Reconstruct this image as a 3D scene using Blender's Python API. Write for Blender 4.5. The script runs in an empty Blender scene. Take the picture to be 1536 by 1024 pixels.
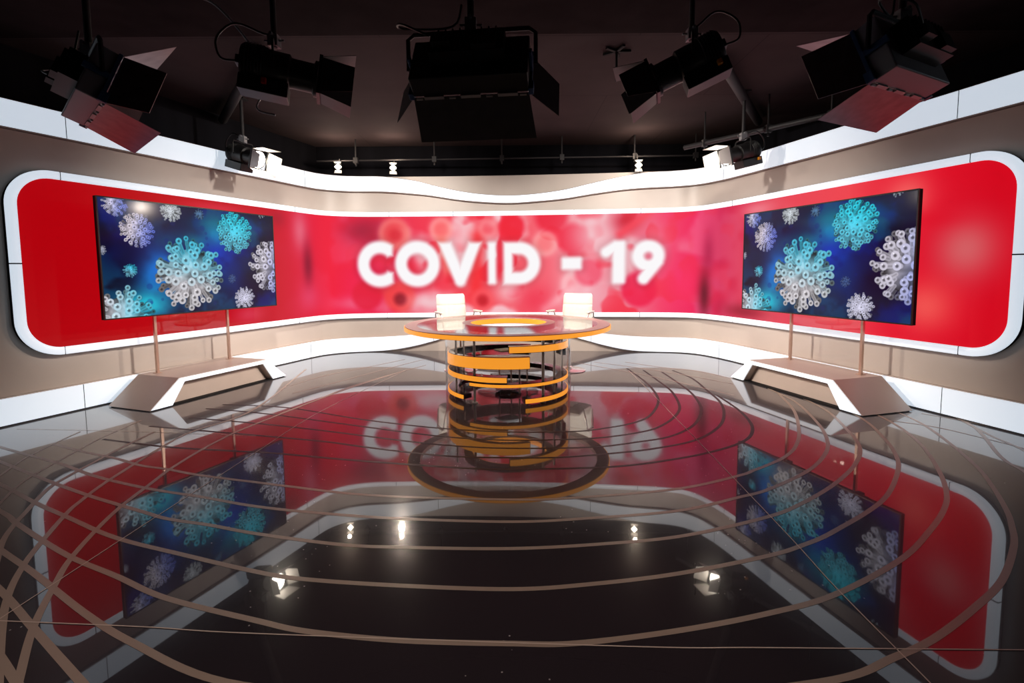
import bpy, math, random
import numpy as np
from mathutils import Vector, Matrix
random.seed(4)
SC = bpy.context.scene
COL = SC.collection
PI = math.pi

# ------------------------------------------------------------------ camera
cam_d = bpy.data.cameras.new('camera')
cam = bpy.data.objects.new('camera', cam_d); COL.objects.link(cam)
cam_d.sensor_width = 36.0
cam_d.lens = 36.0 * 750.0 / 1536.0
cam_d.shift_y = -(512 - 464.22) / 1536.0
cam_d.clip_start = 0.02
cam.matrix_world = (Matrix.Translation((0, 0, 1.35)) @ Matrix.Rotation(PI/2 - 0.0794, 4, 'X')
                    @ Matrix.Rotation(-0.0079, 4, 'Z'))
SC.camera = cam
SC.view_settings.view_transform = 'Standard'
try: SC.view_settings.look = 'None'
except Exception: pass
SC.view_settings.exposure = 0.0
SC.view_settings.gamma = 1.0
SC.view_settings.use_curve_mapping = False
w = bpy.data.worlds.new('studio_world'); SC.world = w; w.use_nodes = True
w.node_tree.nodes['Background'].inputs[0].default_value = (0.0, 0.0, 0.0, 1)
w.node_tree.nodes['Background'].inputs[1].default_value = 0.0

# --------------------------------------------------------------- materials
def lin(r, g, b):
    f = lambda c: (c/255/12.92) if c/255 <= .04045 else ((c/255+.055)/1.055)**2.4
    return (f(r), f(g), f(b), 1)
def mat(name, col, rough=.5, metal=0., spec=.5, emit=None, es=0., coat=0., ior=None):
    m = bpy.data.materials.new(name); m.use_nodes = True
    b = m.node_tree.nodes['Principled BSDF']
    b.inputs['Base Color'].default_value = col
    b.inputs['Roughness'].default_value = rough
    b.inputs['Metallic'].default_value = metal
    b.inputs['Specular IOR Level'].default_value = spec
    if ior: b.inputs['IOR'].default_value = ior
    if coat: b.inputs['Coat Weight'].default_value = coat; b.inputs['Coat Roughness'].default_value = .04
    if emit: b.inputs['Emission Color'].default_value = emit; b.inputs['Emission Strength'].default_value = es
    return m
def noisy(m, scale=6., amt=.12, stretch=(1, 1, 1), bump=0.):
    """slight procedural variation of the base colour"""
    nt = m.node_tree; b = nt.nodes['Principled BSDF']; c = b.inputs['Base Color'].default_value[:]
    tc = nt.nodes.new('ShaderNodeTexCoord'); mp = nt.nodes.new('ShaderNodeMapping'); mp.inputs['Scale'].default_value = stretch
    n = nt.nodes.new('ShaderNodeTexNoise'); n.inputs['Scale'].default_value = scale; n.inputs['Detail'].default_value = 5
    r = nt.nodes.new('ShaderNodeValToRGB')
    r.color_ramp.elements[0].color = tuple(v*(1-amt) for v in c[:3])+(1,)
    r.color_ramp.elements[1].color = tuple(min(1, v*(1+amt)) for v in c[:3])+(1,)
    r.color_ramp.elements[0].position = .3; r.color_ramp.elements[1].position = .7
    nt.links.new(tc.outputs['Object'], mp.inputs[0]); nt.links.new(mp.outputs[0], n.inputs['Vector'])
    nt.links.new(n.outputs['Fac'], r.inputs[0]); nt.links.new(r.outputs[0], b.inputs['Base Color'])
    if bump:
        bp = nt.nodes.new('ShaderNodeBump'); bp.inputs['Strength'].default_value = bump; bp.inputs['Distance'].default_value = .002
        nt.links.new(n.outputs['Fac'], bp.inputs['Height']); nt.links.new(bp.outputs[0], b.inputs['Normal'])
    return m
def glass_mat(name, tint=(.97, .98, .98, 1), ior=1.5, rough=.01):
    m = bpy.data.materials.new(name); m.use_nodes = True; nt = m.node_tree; nt.nodes.clear()
    o = nt.nodes.new('ShaderNodeOutputMaterial'); mx = nt.nodes.new('ShaderNodeMixShader')
    t = nt.nodes.new('ShaderNodeBsdfTransparent'); g = nt.nodes.new('ShaderNodeBsdfGlossy'); fr = nt.nodes.new('ShaderNodeFresnel')
    t.inputs[0].default_value = tint; g.inputs['Roughness'].default_value = rough; 
    ge = nt.nodes.new('ShaderNodeNewGeometry'); mr = nt.nodes.new('ShaderNodeMapRange')
    mr.inputs[3].default_value = ior; mr.inputs[4].default_value = 1/ior     # same reflectance from both faces of a thin sheet
    nt.links.new(ge.outputs['Backfacing'], mr.inputs[0]); nt.links.new(mr.outputs[0], fr.inputs[0])
    nt.links.new(fr.outputs[0], mx.inputs[0]); nt.links.new(t.outputs[0], mx.inputs[1]); nt.links.new(g.outputs[0], mx.inputs[2])
    nt.links.new(mx.outputs[0], o.inputs[0]); return m
def attr_screen(name, strength, gloss):
    m = bpy.data.materials.new(name); m.use_nodes = True; nt = m.node_tree
    b = nt.nodes['Principled BSDF']; a = nt.nodes.new('ShaderNodeAttribute'); a.attribute_name = 'picture'
    b.inputs['Base Color'].default_value = (.01, .01, .01, 1)
    nt.links.new(a.outputs['Color'], b.inputs['Emission Color']); b.inputs['Emission Strength'].default_value = strength
    b.inputs['Roughness'].default_value = .11 if gloss else .6
    b.inputs['Specular IOR Level'].default_value = .14 if gloss else .1
    return m

M = {}
M['beige'] = noisy(mat('beige_laminate', (.64, .57, .515, 1), .36), 3, .03)
M['beige_plinth'] = noisy(mat('beige_plinth_laminate', (.60, .50, .44, 1), .3), 3, .04)
M['brown_trim'] = mat('taupe_trim', (.22, .15, .12, 1), .4)
M['lightpanel'] = mat('opal_light_panel', (.8, .82, .84, 1), .3, emit=(.70, .82, .94, 1), es=.70)
M['lightborder'] = mat('opal_light_border', (.8, .82, .84, 1), .3, emit=(.74, .84, .95, 1), es=.78)
M['black'] = mat('black_matt', (.006, .006, .007, 1), .7, spec=.2)
M['blackgloss'] = mat('black_gloss', (.008, .006, .006, 1), .12, spec=.6)
M['darkwall'] = noisy(mat('black_studio_drape', (.008, .008, .011, 1), .9, spec=.1), 4, .3, (1, 1, .1))
M['ceiling'] = noisy(mat('dark_ceiling_board', (.050, .035, .037, 1), .9, spec=.2), 2, .12)
M['ceiling_shade'] = noisy(mat('ceiling_painted_shade', (.024, .017, .018, 1), .95, spec=.05), 3, .2)  # dark tone stands in for light falling off on the near ceiling
M['fixture'] = noisy(mat('fixture_black_paint', (.012, .012, .013, 1), .45), 20, .2)
M['fixture_grey'] = mat('fixture_grey_paint', (.30, .31, .33, 1), .45, .2)
M['bluepaint'] = mat('fixture_blue_paint', (.03, .09, .22, 1), .45)
M['leaf'] = noisy(mat('barn_door_leaf', (.05, .045, .045, 1), .5), 12, .15)
M['leafout'] = noisy(mat('barn_door_leaf_worn', (.26, .20, .20, 1), .38, .5), 12, .2)
M['pipe'] = mat('dark_steel_pipe', (.025, .024, .026, 1), .55)
M['chrome'] = mat('chrome', (.78, .76, .75, 1), .25, .9)
M['satin'] = mat('satin_steel_post', (.80, .75, .71, 1), .25, .15)
M['bronze'] = mat('brushed_bronze_pole', (.62, .45, .36, 1), .3, .8)
M['cable'] = mat('black_rubber_cable', (.02, .02, .02, 1), .5)
M['leather'] = noisy(mat('white_leather', (.84, .82, .78, 1), .42), 30, .03, bump=.2)
M['orange'] = mat('orange_lit_acrylic', (.75, .25, .03, 1), .35, emit=(1.0, .36, .03, 1), es=.92)
M['rim'] = mat('table_rim_taupe', (.42, .27, .25, 1), .3, spec=.4)
M['glass'] = glass_mat('clear_table_glass', ior=2.8)
M['acrylic'] = glass_mat('clear_acrylic', (.96, .96, .96, 1), 1.12, .02)
M['pane'] = glass_mat('clear_stand_pane', (.96, .96, .96, 1), 1.35, .01)
M['lens'] = mat('lit_lens', (1, 1, 1, 1), .3, emit=(1, .9, .74, 1), es=40)
M['lens_small'] = mat('lit_small_lens', (1, 1, 1, 1), .3, emit=(1, .86, .66, 1), es=30)
M['lens_off'] = mat('unlit_lens_glass', (.12, .12, .13, 1), .15, spec=.8)
M['tube_off'] = mat('unlit_fluorescent_tube', (.55, .55, .55, 1), .3)
M['shinyleaf'] = mat('barn_door_leaf_bare_metal', (.55, .52, .50, 1), .45, .3)
M['knob_blue'] = mat('blue_plastic_knob', (.01, .08, .5, 1), .4)
M['knob_white'] = mat('white_plastic_knob', (.75, .7, .66, 1), .4)
M['knob_amber'] = mat('amber_plastic_knob', (.85, .33, .01, 1), .4)
M['knob_red'] = mat('red_plastic_knob', (.5, .01, .01, 1), .4)
M['bezel'] = mat('tv_bezel_black', (.012, .012, .012, 1), .3)
M['paper'] = mat('pale_green_paper', (.45, .62, .52, 1), .6)
M['led'] = attr_screen('led_wall_picture', 1.05, False)
M['tvpic'] = attr_screen('television_picture', .9, True)

# ---------------------------------------------------------------- helpers
def tag(o, label=None, cat=None, group=None, kind=None):
    if label: o['label'] = label
    if cat: o['category'] = cat
    if group: o['group'] = group
    if kind: o['kind'] = kind
    return o
def empty(name, loc=(0, 0, 0), label=None, cat=None, group=None):
    o = bpy.data.objects.new(name, None); COL.objects.link(o); o.location = loc; o.empty_display_size = .1
    return tag(o, label, cat, group)
class MB:
    def __init__(s): s.v = []; s.f = []; s.m = []; s.cur = 0; s.T = None
    def add(s, vs, fs):
        o = len(s.v)
        if s.T is not None: vs = [s.T @ Vector(p) for p in vs]
        s.v += [tuple(p) for p in vs]; s.f += [tuple(i+o for i in f) for f in fs]; s.m += [s.cur]*len(fs); return s
    def box(s, c, d, R=None):
        hx, hy, hz = d[0]/2, d[1]/2, d[2]/2
        vs = [Vector((x*hx, y*hy, z*hz)) for x in (-1, 1) for y in (-1, 1) for z in (-1, 1)]
        if R is not None: vs = [R @ p for p in vs]
        vs = [p+Vector(c) for p in vs]
        return s.add(vs, [(0, 1, 3, 2), (4, 6, 7, 5), (0, 4, 5, 1), (2, 3, 7, 6), (0, 2, 6, 4), (1, 5, 7, 3)])
    def hexa(s, q):  # 8 corners: bottom ring 0-3, top ring 4-7
        return s.add(q, [(3, 2, 1, 0), (4, 5, 6, 7), (0, 1, 5, 4), (1, 2, 6, 5), (2, 3, 7, 6), (3, 0, 4, 7)])
    def slab(s, q, n, t):  # planar quad thickened along n
        n = Vector(n).normalized()*t; a = [Vector(p) for p in q]
        return s.hexa(a+[p+n for p in a])
    def tube(s, pts, r, k=10, caps=True):
        pts = [Vector(p) for p in pts]; rr = r if isinstance(r, (list, tuple)) else [r]*len(pts)
        o = []; up = None
        for i, p in enumerate(pts):
            d = (pts[min(i+1, len(pts)-1)]-pts[max(i-1, 0)]).normalized()
            if up is None: up = Vector((0, 0, 1)) if abs(d.z) < .9 else Vector((1, 0, 0))
            a = d.cross(up).normalized(); up = a.cross(d).normalized()
            o += [p+(a*math.cos(2*PI*j/k)+up*math.sin(2*PI*j/k))*rr[i] for j in range(k)]
        fs = [(i*k+j, i*k+(j+1) % k, (i+1)*k+(j+1) % k, (i+1)*k+j) for i in range(len(pts)-1) for j in range(k)]
        if caps: fs += [tuple(range(k))[::-1], tuple((len(pts)-1)*k+j for j in range(k))]
        return s.add(o, fs)
    def arc(s, r0, r1, a0, a1, z0, z1, c=(0, 0), n=64):
        """solid annular sector; angles (rad) measured from -Y (front) towards +X; z0,z1 callables of angle or numbers"""
        Z0 = z0 if callable(z0) else (lambda a: z0); Z1 = z1 if callable(z1) else (lambda a: z1)
        full = abs(a1-a0) > 2*PI-1e-4; vs = []; fs = []; cnt = n if full else n+1
        for i in range(cnt):
            a = a0+(a1-a0)*i/n; sx, sy = math.sin(a), -math.cos(a)
            for r, z in ((r0, Z0(a)), (r1, Z0(a)), (r1, Z1(a)), (r0, Z1(a))): vs.append((c[0]+r*sx, c[1]+r*sy, z))
        for i in range(n):
            j = (i+1) % cnt
            for k in range(4): fs.append((i*4+k, i*4+(k+1) % 4, j*4+(k+1) % 4, j*4+k))
        if not full: fs += [(3, 2, 1, 0), (n*4, n*4+1, n*4+2, n*4+3)]
        return s.add(vs, fs)
    def lathe(s, prof, c=(0, 0, 0), n=32):
        vs = []; fs = []; m = len(prof)
        for i in range(n):
            a = 2*PI*i/n
            vs += [(c[0]+r*math.cos(a), c[1]+r*math.sin(a), c[2]+z) for r, z in prof]
        for i in range(n):
            j = (i+1) % n
            fs += [(i*m+k, j*m+k, j*m+k+1, i*m+k+1) for k in range(m-1)]
        return s.add(vs, fs)
    def build(s, name, mats, parent=None, smooth=False, bevel=0, world=True):
        me = bpy.data.meshes.new(name); me.from_pydata(s.v, [], s.f); me.update()
        if not isinstance(mats, (list, tuple)): mats = [mats]
        for m in mats: me.materials.append(m)
        if len(mats) > 1: me.polygons.foreach_set('material_index', s.m)
        import bmesh
        bm = bmesh.new(); bm.from_mesh(me); bmesh.ops.recalc_face_normals(bm, faces=bm.faces[:]); bm.to_mesh(me); bm.free()
        if smooth:
            me.polygons.foreach_set('use_smooth', [True]*len(me.polygons))
            try: me.set_sharp_from_angle(angle=math.radians(38))
            except Exception: pass
        o = bpy.data.objects.new(name, me); COL.objects.link(o)
        if parent is not None:
            o.parent = parent
            if world: 
                # vertices were given in world space: undo the parent's placement
                def wm(q): return (wm(q.parent) @ q.matrix_parent_inverse if q.parent else Matrix.Identity(4)) @ q.matrix_basis
                o.matrix_parent_inverse = wm(parent).inverted()
        if bevel:
            b = o.modifiers.new('edge', 'BEVEL'); b.width = bevel; b.segments = 2; b.limit_method = 'ANGLE'
        return o
def copy_tree(o, parent=None):
    c = o.copy(); COL.objects.link(c); c.parent = parent
    for ch in list(o.children): copy_tree(ch, c)
    return c
def catmull(P, n):
    P = [Vector((*p, 0))[:2] for p in P]; P = [Vector(p) for p in P]
    out = []
    for i in range(len(P)-1):
        p0 = P[i-1] if i else P[0]*2-P[1]; p1 = P[i]; p2 = P[i+1]; p3 = P[i+2] if i+2 < len(P) else P[-1]*2-P[-2]
        for k in range(n):
            t = k/n
            out.append(.5*((2*p1)+(p2-p0)*t+(2*p0-5*p1+4*p2-p3)*t*t+(3*p1-3*p2+p3-p0)*t*t*t))
    out.append(P[-1]); return out

# --------------------------------------------------- plan curve of the set
PLAN0 = [(-5.32,2.35),(-4.93,3.35),(-4.542,4.335),(-4.314,4.91),(-3.86,6.06),(-3.397,7.223),(-3.19,7.76),(-3.04,8.02),(-2.78,8.21),(-2.383,8.32),(-1.75,8.345),(-1.1,8.345),(-.1,8.31),(.6,8.26),(1.3,8.195),(1.85,8.13),(2.352,8.064),(2.72,7.97),(2.95,7.80),(3.09,7.56),(3.23,7.19),(3.56,5.98),(3.88,4.80),(4.144,3.84),(4.5,2.55),(4.6,2.2)]
_c = catmull(PLAN0, 24)
_d = [0.]
for a, b in zip(_c, _c[1:]): _d.append(_d[-1]+(b-a).length)
LTOT = _d[-1]
_cx = np.array([p.x for p in _c]); _cy = np.array([p.y for p in _c]); _d = np.array(_d)
S_of_X = lambda X: float(np.interp(X, _cx, _d))
X_of_S = lambda s: float(np.interp(s, _d, _cx))
def plan(s, off=0.):
    x = float(np.interp(s, _d, _cx)); y = float(np.interp(s, _d, _cy))
    e = .06
    tx = float(np.interp(s+e, _d, _cx)-np.interp(s-e, _d, _cx)); ty = float(np.interp(s+e, _d, _cy)-np.interp(s-e, _d, _cy))
    l = math.hypot(tx, ty) or 1; 
    return (x+ty/l*off, y-tx/l*off)      # off > 0: into the room
def strip(mb, s0, s1, zlo, zhi, o0, o1, ds=.06):
    ZL = zlo if callable(zlo) else (lambda s: zlo); ZH = zhi if callable(zhi) else (lambda s: zhi)
    n = max(1, int(math.ceil((s1-s0)/ds))); vs = []; fs = []
    for i in range(n+1):
        s = s0+(s1-s0)*i/n; a = plan(s, o0); b = plan(s, o1); l, h = ZL(s), ZH(s)
        vs += [(*a, l), (*b, l), (*b, h), (*a, h)]
    for i in range(n):
        for k in range(4): fs.append((i*4+k, i*4+(k+1) % 4, i*4+4+(k+1) % 4, i*4+4+k))
    fs += [(3, 2, 1, 0), (n*4, n*4+1, n*4+2, n*4+3)]
    return mb.add(vs, fs)
def ipol(tab):
    xs = np.array([a for a, b in tab]); ys = np.array([b for a, b in tab])
    # smooth (cosine-free) interpolation: dense catmull through table
    pts = catmull(tab, 12); X = np.array([p.x for p in pts]); Y = np.array([p.y for p in pts])
    return lambda s: float(np.interp(X_of_S(s), X, Y))
topLo = ipol([(-9,2.638),(-3.3,2.638),(-2.6,2.640),(-2.1,2.640),(-1.57,2.60),(-1.29,2.568),(-.9,2.505),(-.49,2.461),(-.04,2.437),(.41,2.456),(.87,2.492),(1.3,2.554),(1.78,2.609),(2.16,2.630),(2.53,2.634),(3.3,2.638),(9,2.638)])
topHi = ipol([(-9,2.882),(-3.3,2.872),(-2.6,2.874),(-2.1,2.874),(-1.57,2.805),(-1.29,2.735),(-.9,2.644),(-.49,2.581),(-.04,2.553),(.41,2.572),(.87,2.629),(1.3,2.719),(1.78,2.812),(2.16,2.862),(2.53,2.868),(3.3,2.872),(9,2.882)])
botLo = ipol([(-9,.014),(-3.3,.014),(-2.38,.014),(-1.98,.039),(-1.63,.097),(-1.31,.176),(-.9,.285),(-.49,.345),(-.04,.37),(.41,.345),(.82,.29),(1.15,.206),(1.49,.114),(1.86,.04),(2.25,.014),(3.3,.014),(9,.014)])
botHi = ipol([(-9,.25),(-3.3,.25),(-2.38,.248),(-1.8,.272),(-1.4,.315),(-.9,.39),(-.49,.44),(-.04,.46),(.41,.44),(.82,.395),(1.15,.345),(1.59,.29),(2.02,.257),(2.5,.247),(3.3,.25),(9,.25)])
SL, SR = S_of_X(-5.3), S_of_X(4.59)
sLc, sRc = S_of_X(-3.07), S_of_X(2.97)

# beige set walls (left flank, back, right flank)
for nm, a, b in (('wall_left', SL, sLc), ('wall_back', sLc, sRc), ('wall_right', sRc, SR)):
    mb = MB(); strip(mb, a, b, 0., 2.885, -.06, 0.)
    tag(mb.build(nm, M['beige'], smooth=True), kind='structure')

def band(name, label, lo, hi, ticks, depth, split_lip):
    root = empty(name, (*plan(S_of_X(0), 0), 0 if lo is botLo else 2.44), label, 'light band')
    body = MB(); strip(body, SL, SR, lambda s: lo(s)-(.013 if lo is topLo else 0), lambda s: hi(s)+.008, .001, depth)
    body.build('band_body', M['brown_trim'] if lo is topLo else M['beige_plinth'], root, smooth=True)
    tk = [SL]+[S_of_X(x) for x in ticks]+[SR]
    for a, b in zip(tk, tk[1:]):
        mb = MB(); strip(mb, a+.003, b-.003, lo, hi, depth+.0005, depth+.012)
        mb.build('light_panel', M['lightpanel'], root, smooth=True)
    for t in tk[1:-1]:
        mb = MB(); strip(mb, t-.0028, t+.0028, lo, hi, depth, depth+.0128)
        mb.build('joint', M['black'], root)
    return root
band('upper_light_band', 'wavy white backlit band running along the top of the beige set wall', topLo, topHi,
     [-4.307, -3.19, -1.29, 1.302, 3.15, 3.962], .05, True)
band('lower_light_band', 'wavy white backlit band along the foot of the set wall at floor level', botLo, botHi,
     [-4.314, -3.195, -1.31, 1.302, 3.15, 3.965], .05, False)

# -------------------------------------------------------------- LED wall
OFF = .08
FL, FR = S_of_X(-4.492), S_of_X(4.108)
ZT, ZB, RC, BW = 2.303, .578, .34, .073
def rr_path(s0, s1, z0, z1, r, n=14):
    """rounded rectangle as an ordered list, clockwise from the left end's bottom"""
    P = []
    def corner(cx, cz, a0):
        for k in range(n+1):
            a = a0-PI/2*k/n; P.append((cx+r*math.cos(a), cz+r*math.sin(a)))
    corner(s0+r, z1-r, PI); 
    m = int((s1-s0-2*r)/.07)
    P += [(s0+r+(s1-s0-2*r)*k/m, z1) for k in range(1, m)]
    corner(s1-r, z1-r, PI/2)
    P += [(s1, z1-r-(z1-z0-2*r)*k/8) for k in range(1, 8)]
    corner(s1-r, z0+r, 0.)
    P += [(s1-r-(s1-s0-2*r)*k/m, z0) for k in range(1, m)]
    corner(s0+r, z0+r, -PI/2)
    P += [(s0, z0+r+(z1-z0-2*r)*k/8) for k in range(1, 8)]
    return P
outer = rr_path(FL, FR, ZB, ZT, RC); inner = rr_path(FL+BW, FR-BW, ZB+BW, ZT-BW, RC-BW)
mo = int((FR-FL-2*RC)/.07)
# same counts: re-sample the inner straight runs to match the outer ones
def rr_inner():
    s0, s1, z0, z1, r, n = FL+BW, FR-BW, ZB+BW, ZT-BW, RC-BW, 14
    P = []
    def corner(cx, cz, a0):
        for k in range(n+1):
            a = a0-PI/2*k/n; P.append((cx+r*math.cos(a), cz+r*math.sin(a)))
    corner(s0+r, z1-r, PI); P += [(s0+r+(s1-s0-2*r)*k/mo, z1) for k in range(1, mo)]
    corner(s1-r, z1-r, PI/2); P += [(s1, z1-r-(z1-z0-2*r)*k/8) for k in range(1, 8)]
    corner(s1-r, z0+r, 0.); P += [(s1-r-(s1-s0-2*r)*k/mo, z0) for k in range(1, mo)]
    corner(s0+r, z0+r, -PI/2); P += [(s0, z0+r+(z1-z0-2*r)*k/8) for k in range(1, 8)]
    return P
inner = rr_inner()
led = empty('led_wall', (*plan(S_of_X(0)), .578), 'long curved LED wall glowing red and reading COVID - 19, with white lit border', 'screen')
# dark housing slab behind border and screen
def profile_z(s, s0, s1, z0, z1, r):
    if s < s0+r: d = s0+r-s
    elif s > s1-r: d = s-(s1-r)
    else: d = 0
    h = r-math.sqrt(max(0, r*r-min(d, r)**2))
    return z0+h, z1-h
def col_positions(s0, s1, r, ds):
    a = [s0+r-r*math.cos(PI/2*k/16) for k in range(16)]
    n = int((s1-s0-2*r)/ds); b = [s0+r+(s1-s0-2*r)*k/n for k in range(n+1)]
    c = [s1-(x-s0) for x in a[::-1]]
    return a+b+c
hs = col_positions(FL+.004, FR-.004, RC, .08); mb = MB(); vs = []; fs = []
for s in hs:
    l, h = profile_z(s, FL+.004, FR-.004, ZB+.004, ZT-.004, RC); a = plan(s, .001); b = plan(s, OFF-.004)
    vs += [(*a, l), (*b, l), (*b, h), (*a, h)]
for i in range(len(hs)-1):
    for k in range(4): fs.append((i*4+k, i*4+(k+1) % 4, i*4+4+(k+1) % 4, i*4+4+k))
fs += [(3, 2, 1, 0), tuple(len(hs)*4-4+k for k in range(4))]
mb.add(vs, fs); mb.build('housing', M['black'], led)
# lit border in panels
N = len(outer)
def tick_index(sx, top):
    best = min(range(N), key=lambda i: abs(outer[i][0]-sx)+(0 if (outer[i][1] > 2.2) == top else 99)); return best
ticks = sorted(set([tick_index(S_of_X(x), True) for x in (-4.335, -3.285, -2.02, -.935, .988, 2.08, 3.22, 3.995)] +
                   [tick_index(S_of_X(x), False) for x in (-4.358, -3.276, -2.05, -.93, 1.0, 2.085, 3.25, 4.005)] +
                   [min(range(N), key=lambda i: abs(outer[i][0]-FL)+abs(outer[i][1]-1.4)), min(range(N), key=lambda i: abs(outer[i][0]-FR)+abs(outer[i][1]-1.4))]))
def lerp2(a, b, t): return (a[0]+(b[0]-a[0])*t, a[1]+(b[1]-a[1])*t)
for q, i0 in enumerate(ticks):
    i1 = ticks[(q+1) % len(ticks)]
    if i1 <= i0: i1 += N
    idx = list(range(i0, i1+1)); vs = []; fs = []
    po = [outer[i % N] for i in idx]; pi_ = [inner[i % N] for i in idx]
    g = .045
    po[0] = lerp2(po[0], po[1], g); pi_[0] = lerp2(pi_[0], pi_[1], g); po[-1] = lerp2(po[-1], po[-2], g); pi_[-1] = lerp2(pi_[-1], pi_[-2], g)
    for a, b in zip(po, pi_):
        for (s, z), off in ((a, OFF-.03), (a, OFF+.008), (lerp2(a, b, .12), OFF+.014), (lerp2(a, b, .88), OFF+.014), (b, OFF+.008), (b, OFF-.03)):
            x, y = plan(s, off); vs.append((x, y, z))
    for i in range(len(po)-1):
        for k in range(6): fs.append((i*6+k, i*6+(k+1) % 6, i*6+6+(k+1) % 6, i*6+6+k))
    n6 = (len(po)-1)*6
    fs += [tuple(range(6))[::-1], tuple(n6+k for k in range(6))]
    mb = MB(); mb.add(vs, fs); mb.build('light_border', M['lightborder'], led, smooth=True)
    a, b, a2, b2 = outer[i0 % N], inner[i0 % N], lerp2(outer[i0 % N], outer[(i0+1) % N], .04), lerp2(inner[i0 % N], inner[(i0+1) % N], .04)
    a1, b1 = lerp2(outer[i0 % N], outer[(i0-1) % N], .04), lerp2(inner[i0 % N], inner[(i0-1) % N], .04)
    mb = MB(); mb.hexa([(*plan(p[0], OFF-.02), p[1]) for p in (a1, a2, b2, b1)]+[(*plan(p[0], OFF+.0148), p[1]) for p in (a1, a2, b2, b1)])
    mb.build('joint', M['black'], led)

# picture on the LED wall ---------------------------------------------------
def grid_screen(name, S, pos, zr, mtl, colfn, parent, nz):
    """S columns; zr(s)->(lo,hi); pos(s,z)->xyz ; colfn(array s, array z)->rgb linear"""
    nS = len(S); Sa = np.repeat(np.array(S), nz); Z = []
    for s in S:
        l, h = zr(s); Z.append(np.linspace(l, h, nz))
    Z = np.concatenate(Z)
    P = pos(np.array(S), nz, Z)
    me = bpy.data.meshes.new(name); me.vertices.add(nS*nz); me.vertices.foreach_set('co', P.astype('f').ravel())
    i = np.arange(nS-1)[:, None]*nz+np.arange(nz-1)[None, :]; i = i.ravel()
    q = np.stack([i, i+nz, i+nz+1, i+1], 1).ravel()
    me.loops.add(len(q)); me.loops.foreach_set('vertex_index', q)
    me.polygons.add(len(q)//4); me.polygons.foreach_set('loop_start', np.arange(0, len(q), 4)); 
    me.update(calc_edges=True)
    me.polygons.foreach_set('use_smooth', [True]*len(me.polygons))
    c = colfn(Sa, Z); a = me.color_attributes.new('picture', 'FLOAT_COLOR', 'POINT')
    rgba = np.ones((nS*nz, 4), 'f'); rgba[:, :3] = c; a.data.foreach_set('color', rgba.ravel())
    me.materials.append(mtl); me.update()
    o = bpy.data.objects.new(name, me); COL.objects.link(o)
    if parent is not None:
        o.parent = parent; o.matrix_parent_inverse = parent.matrix_basis.inverted()
    return o
def vnoise(x, y, seed, octaves=4):
    rs = np.random.RandomState(seed); T = rs.rand(64, 64); out = 0; amp = 1; tot = 0
    for o in range(octaves):
        xi = np.floor(x).astype(int); yi = np.floor(y).astype(int); fx = x-xi; fy = y-yi
        fx = fx*fx*(3-2*fx); fy = fy*fy*(3-2*fy); g = lambda a, b: T[a % 64, b % 64]
        out = out+amp*((g(xi, yi)*(1-fx)+g(xi+1, yi)*fx)*(1-fy)+(g(xi, yi+1)*(1-fx)+g(xi+1, yi+1)*fx)*fy)
        tot += amp; amp *= .5; x = x*2.03+11.3; y = y*2.03+5.7
    return out/tot
def to_lin(c): c = np.clip(c/255., 0, 1); return np.where(c <= .04045, c/12.92, ((c+.055)/1.055)**2.4)
def sstep(a, b, x): t = np.clip((x-a)/(b-a), 0, 1); return t*t*(3-2*t)
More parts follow.
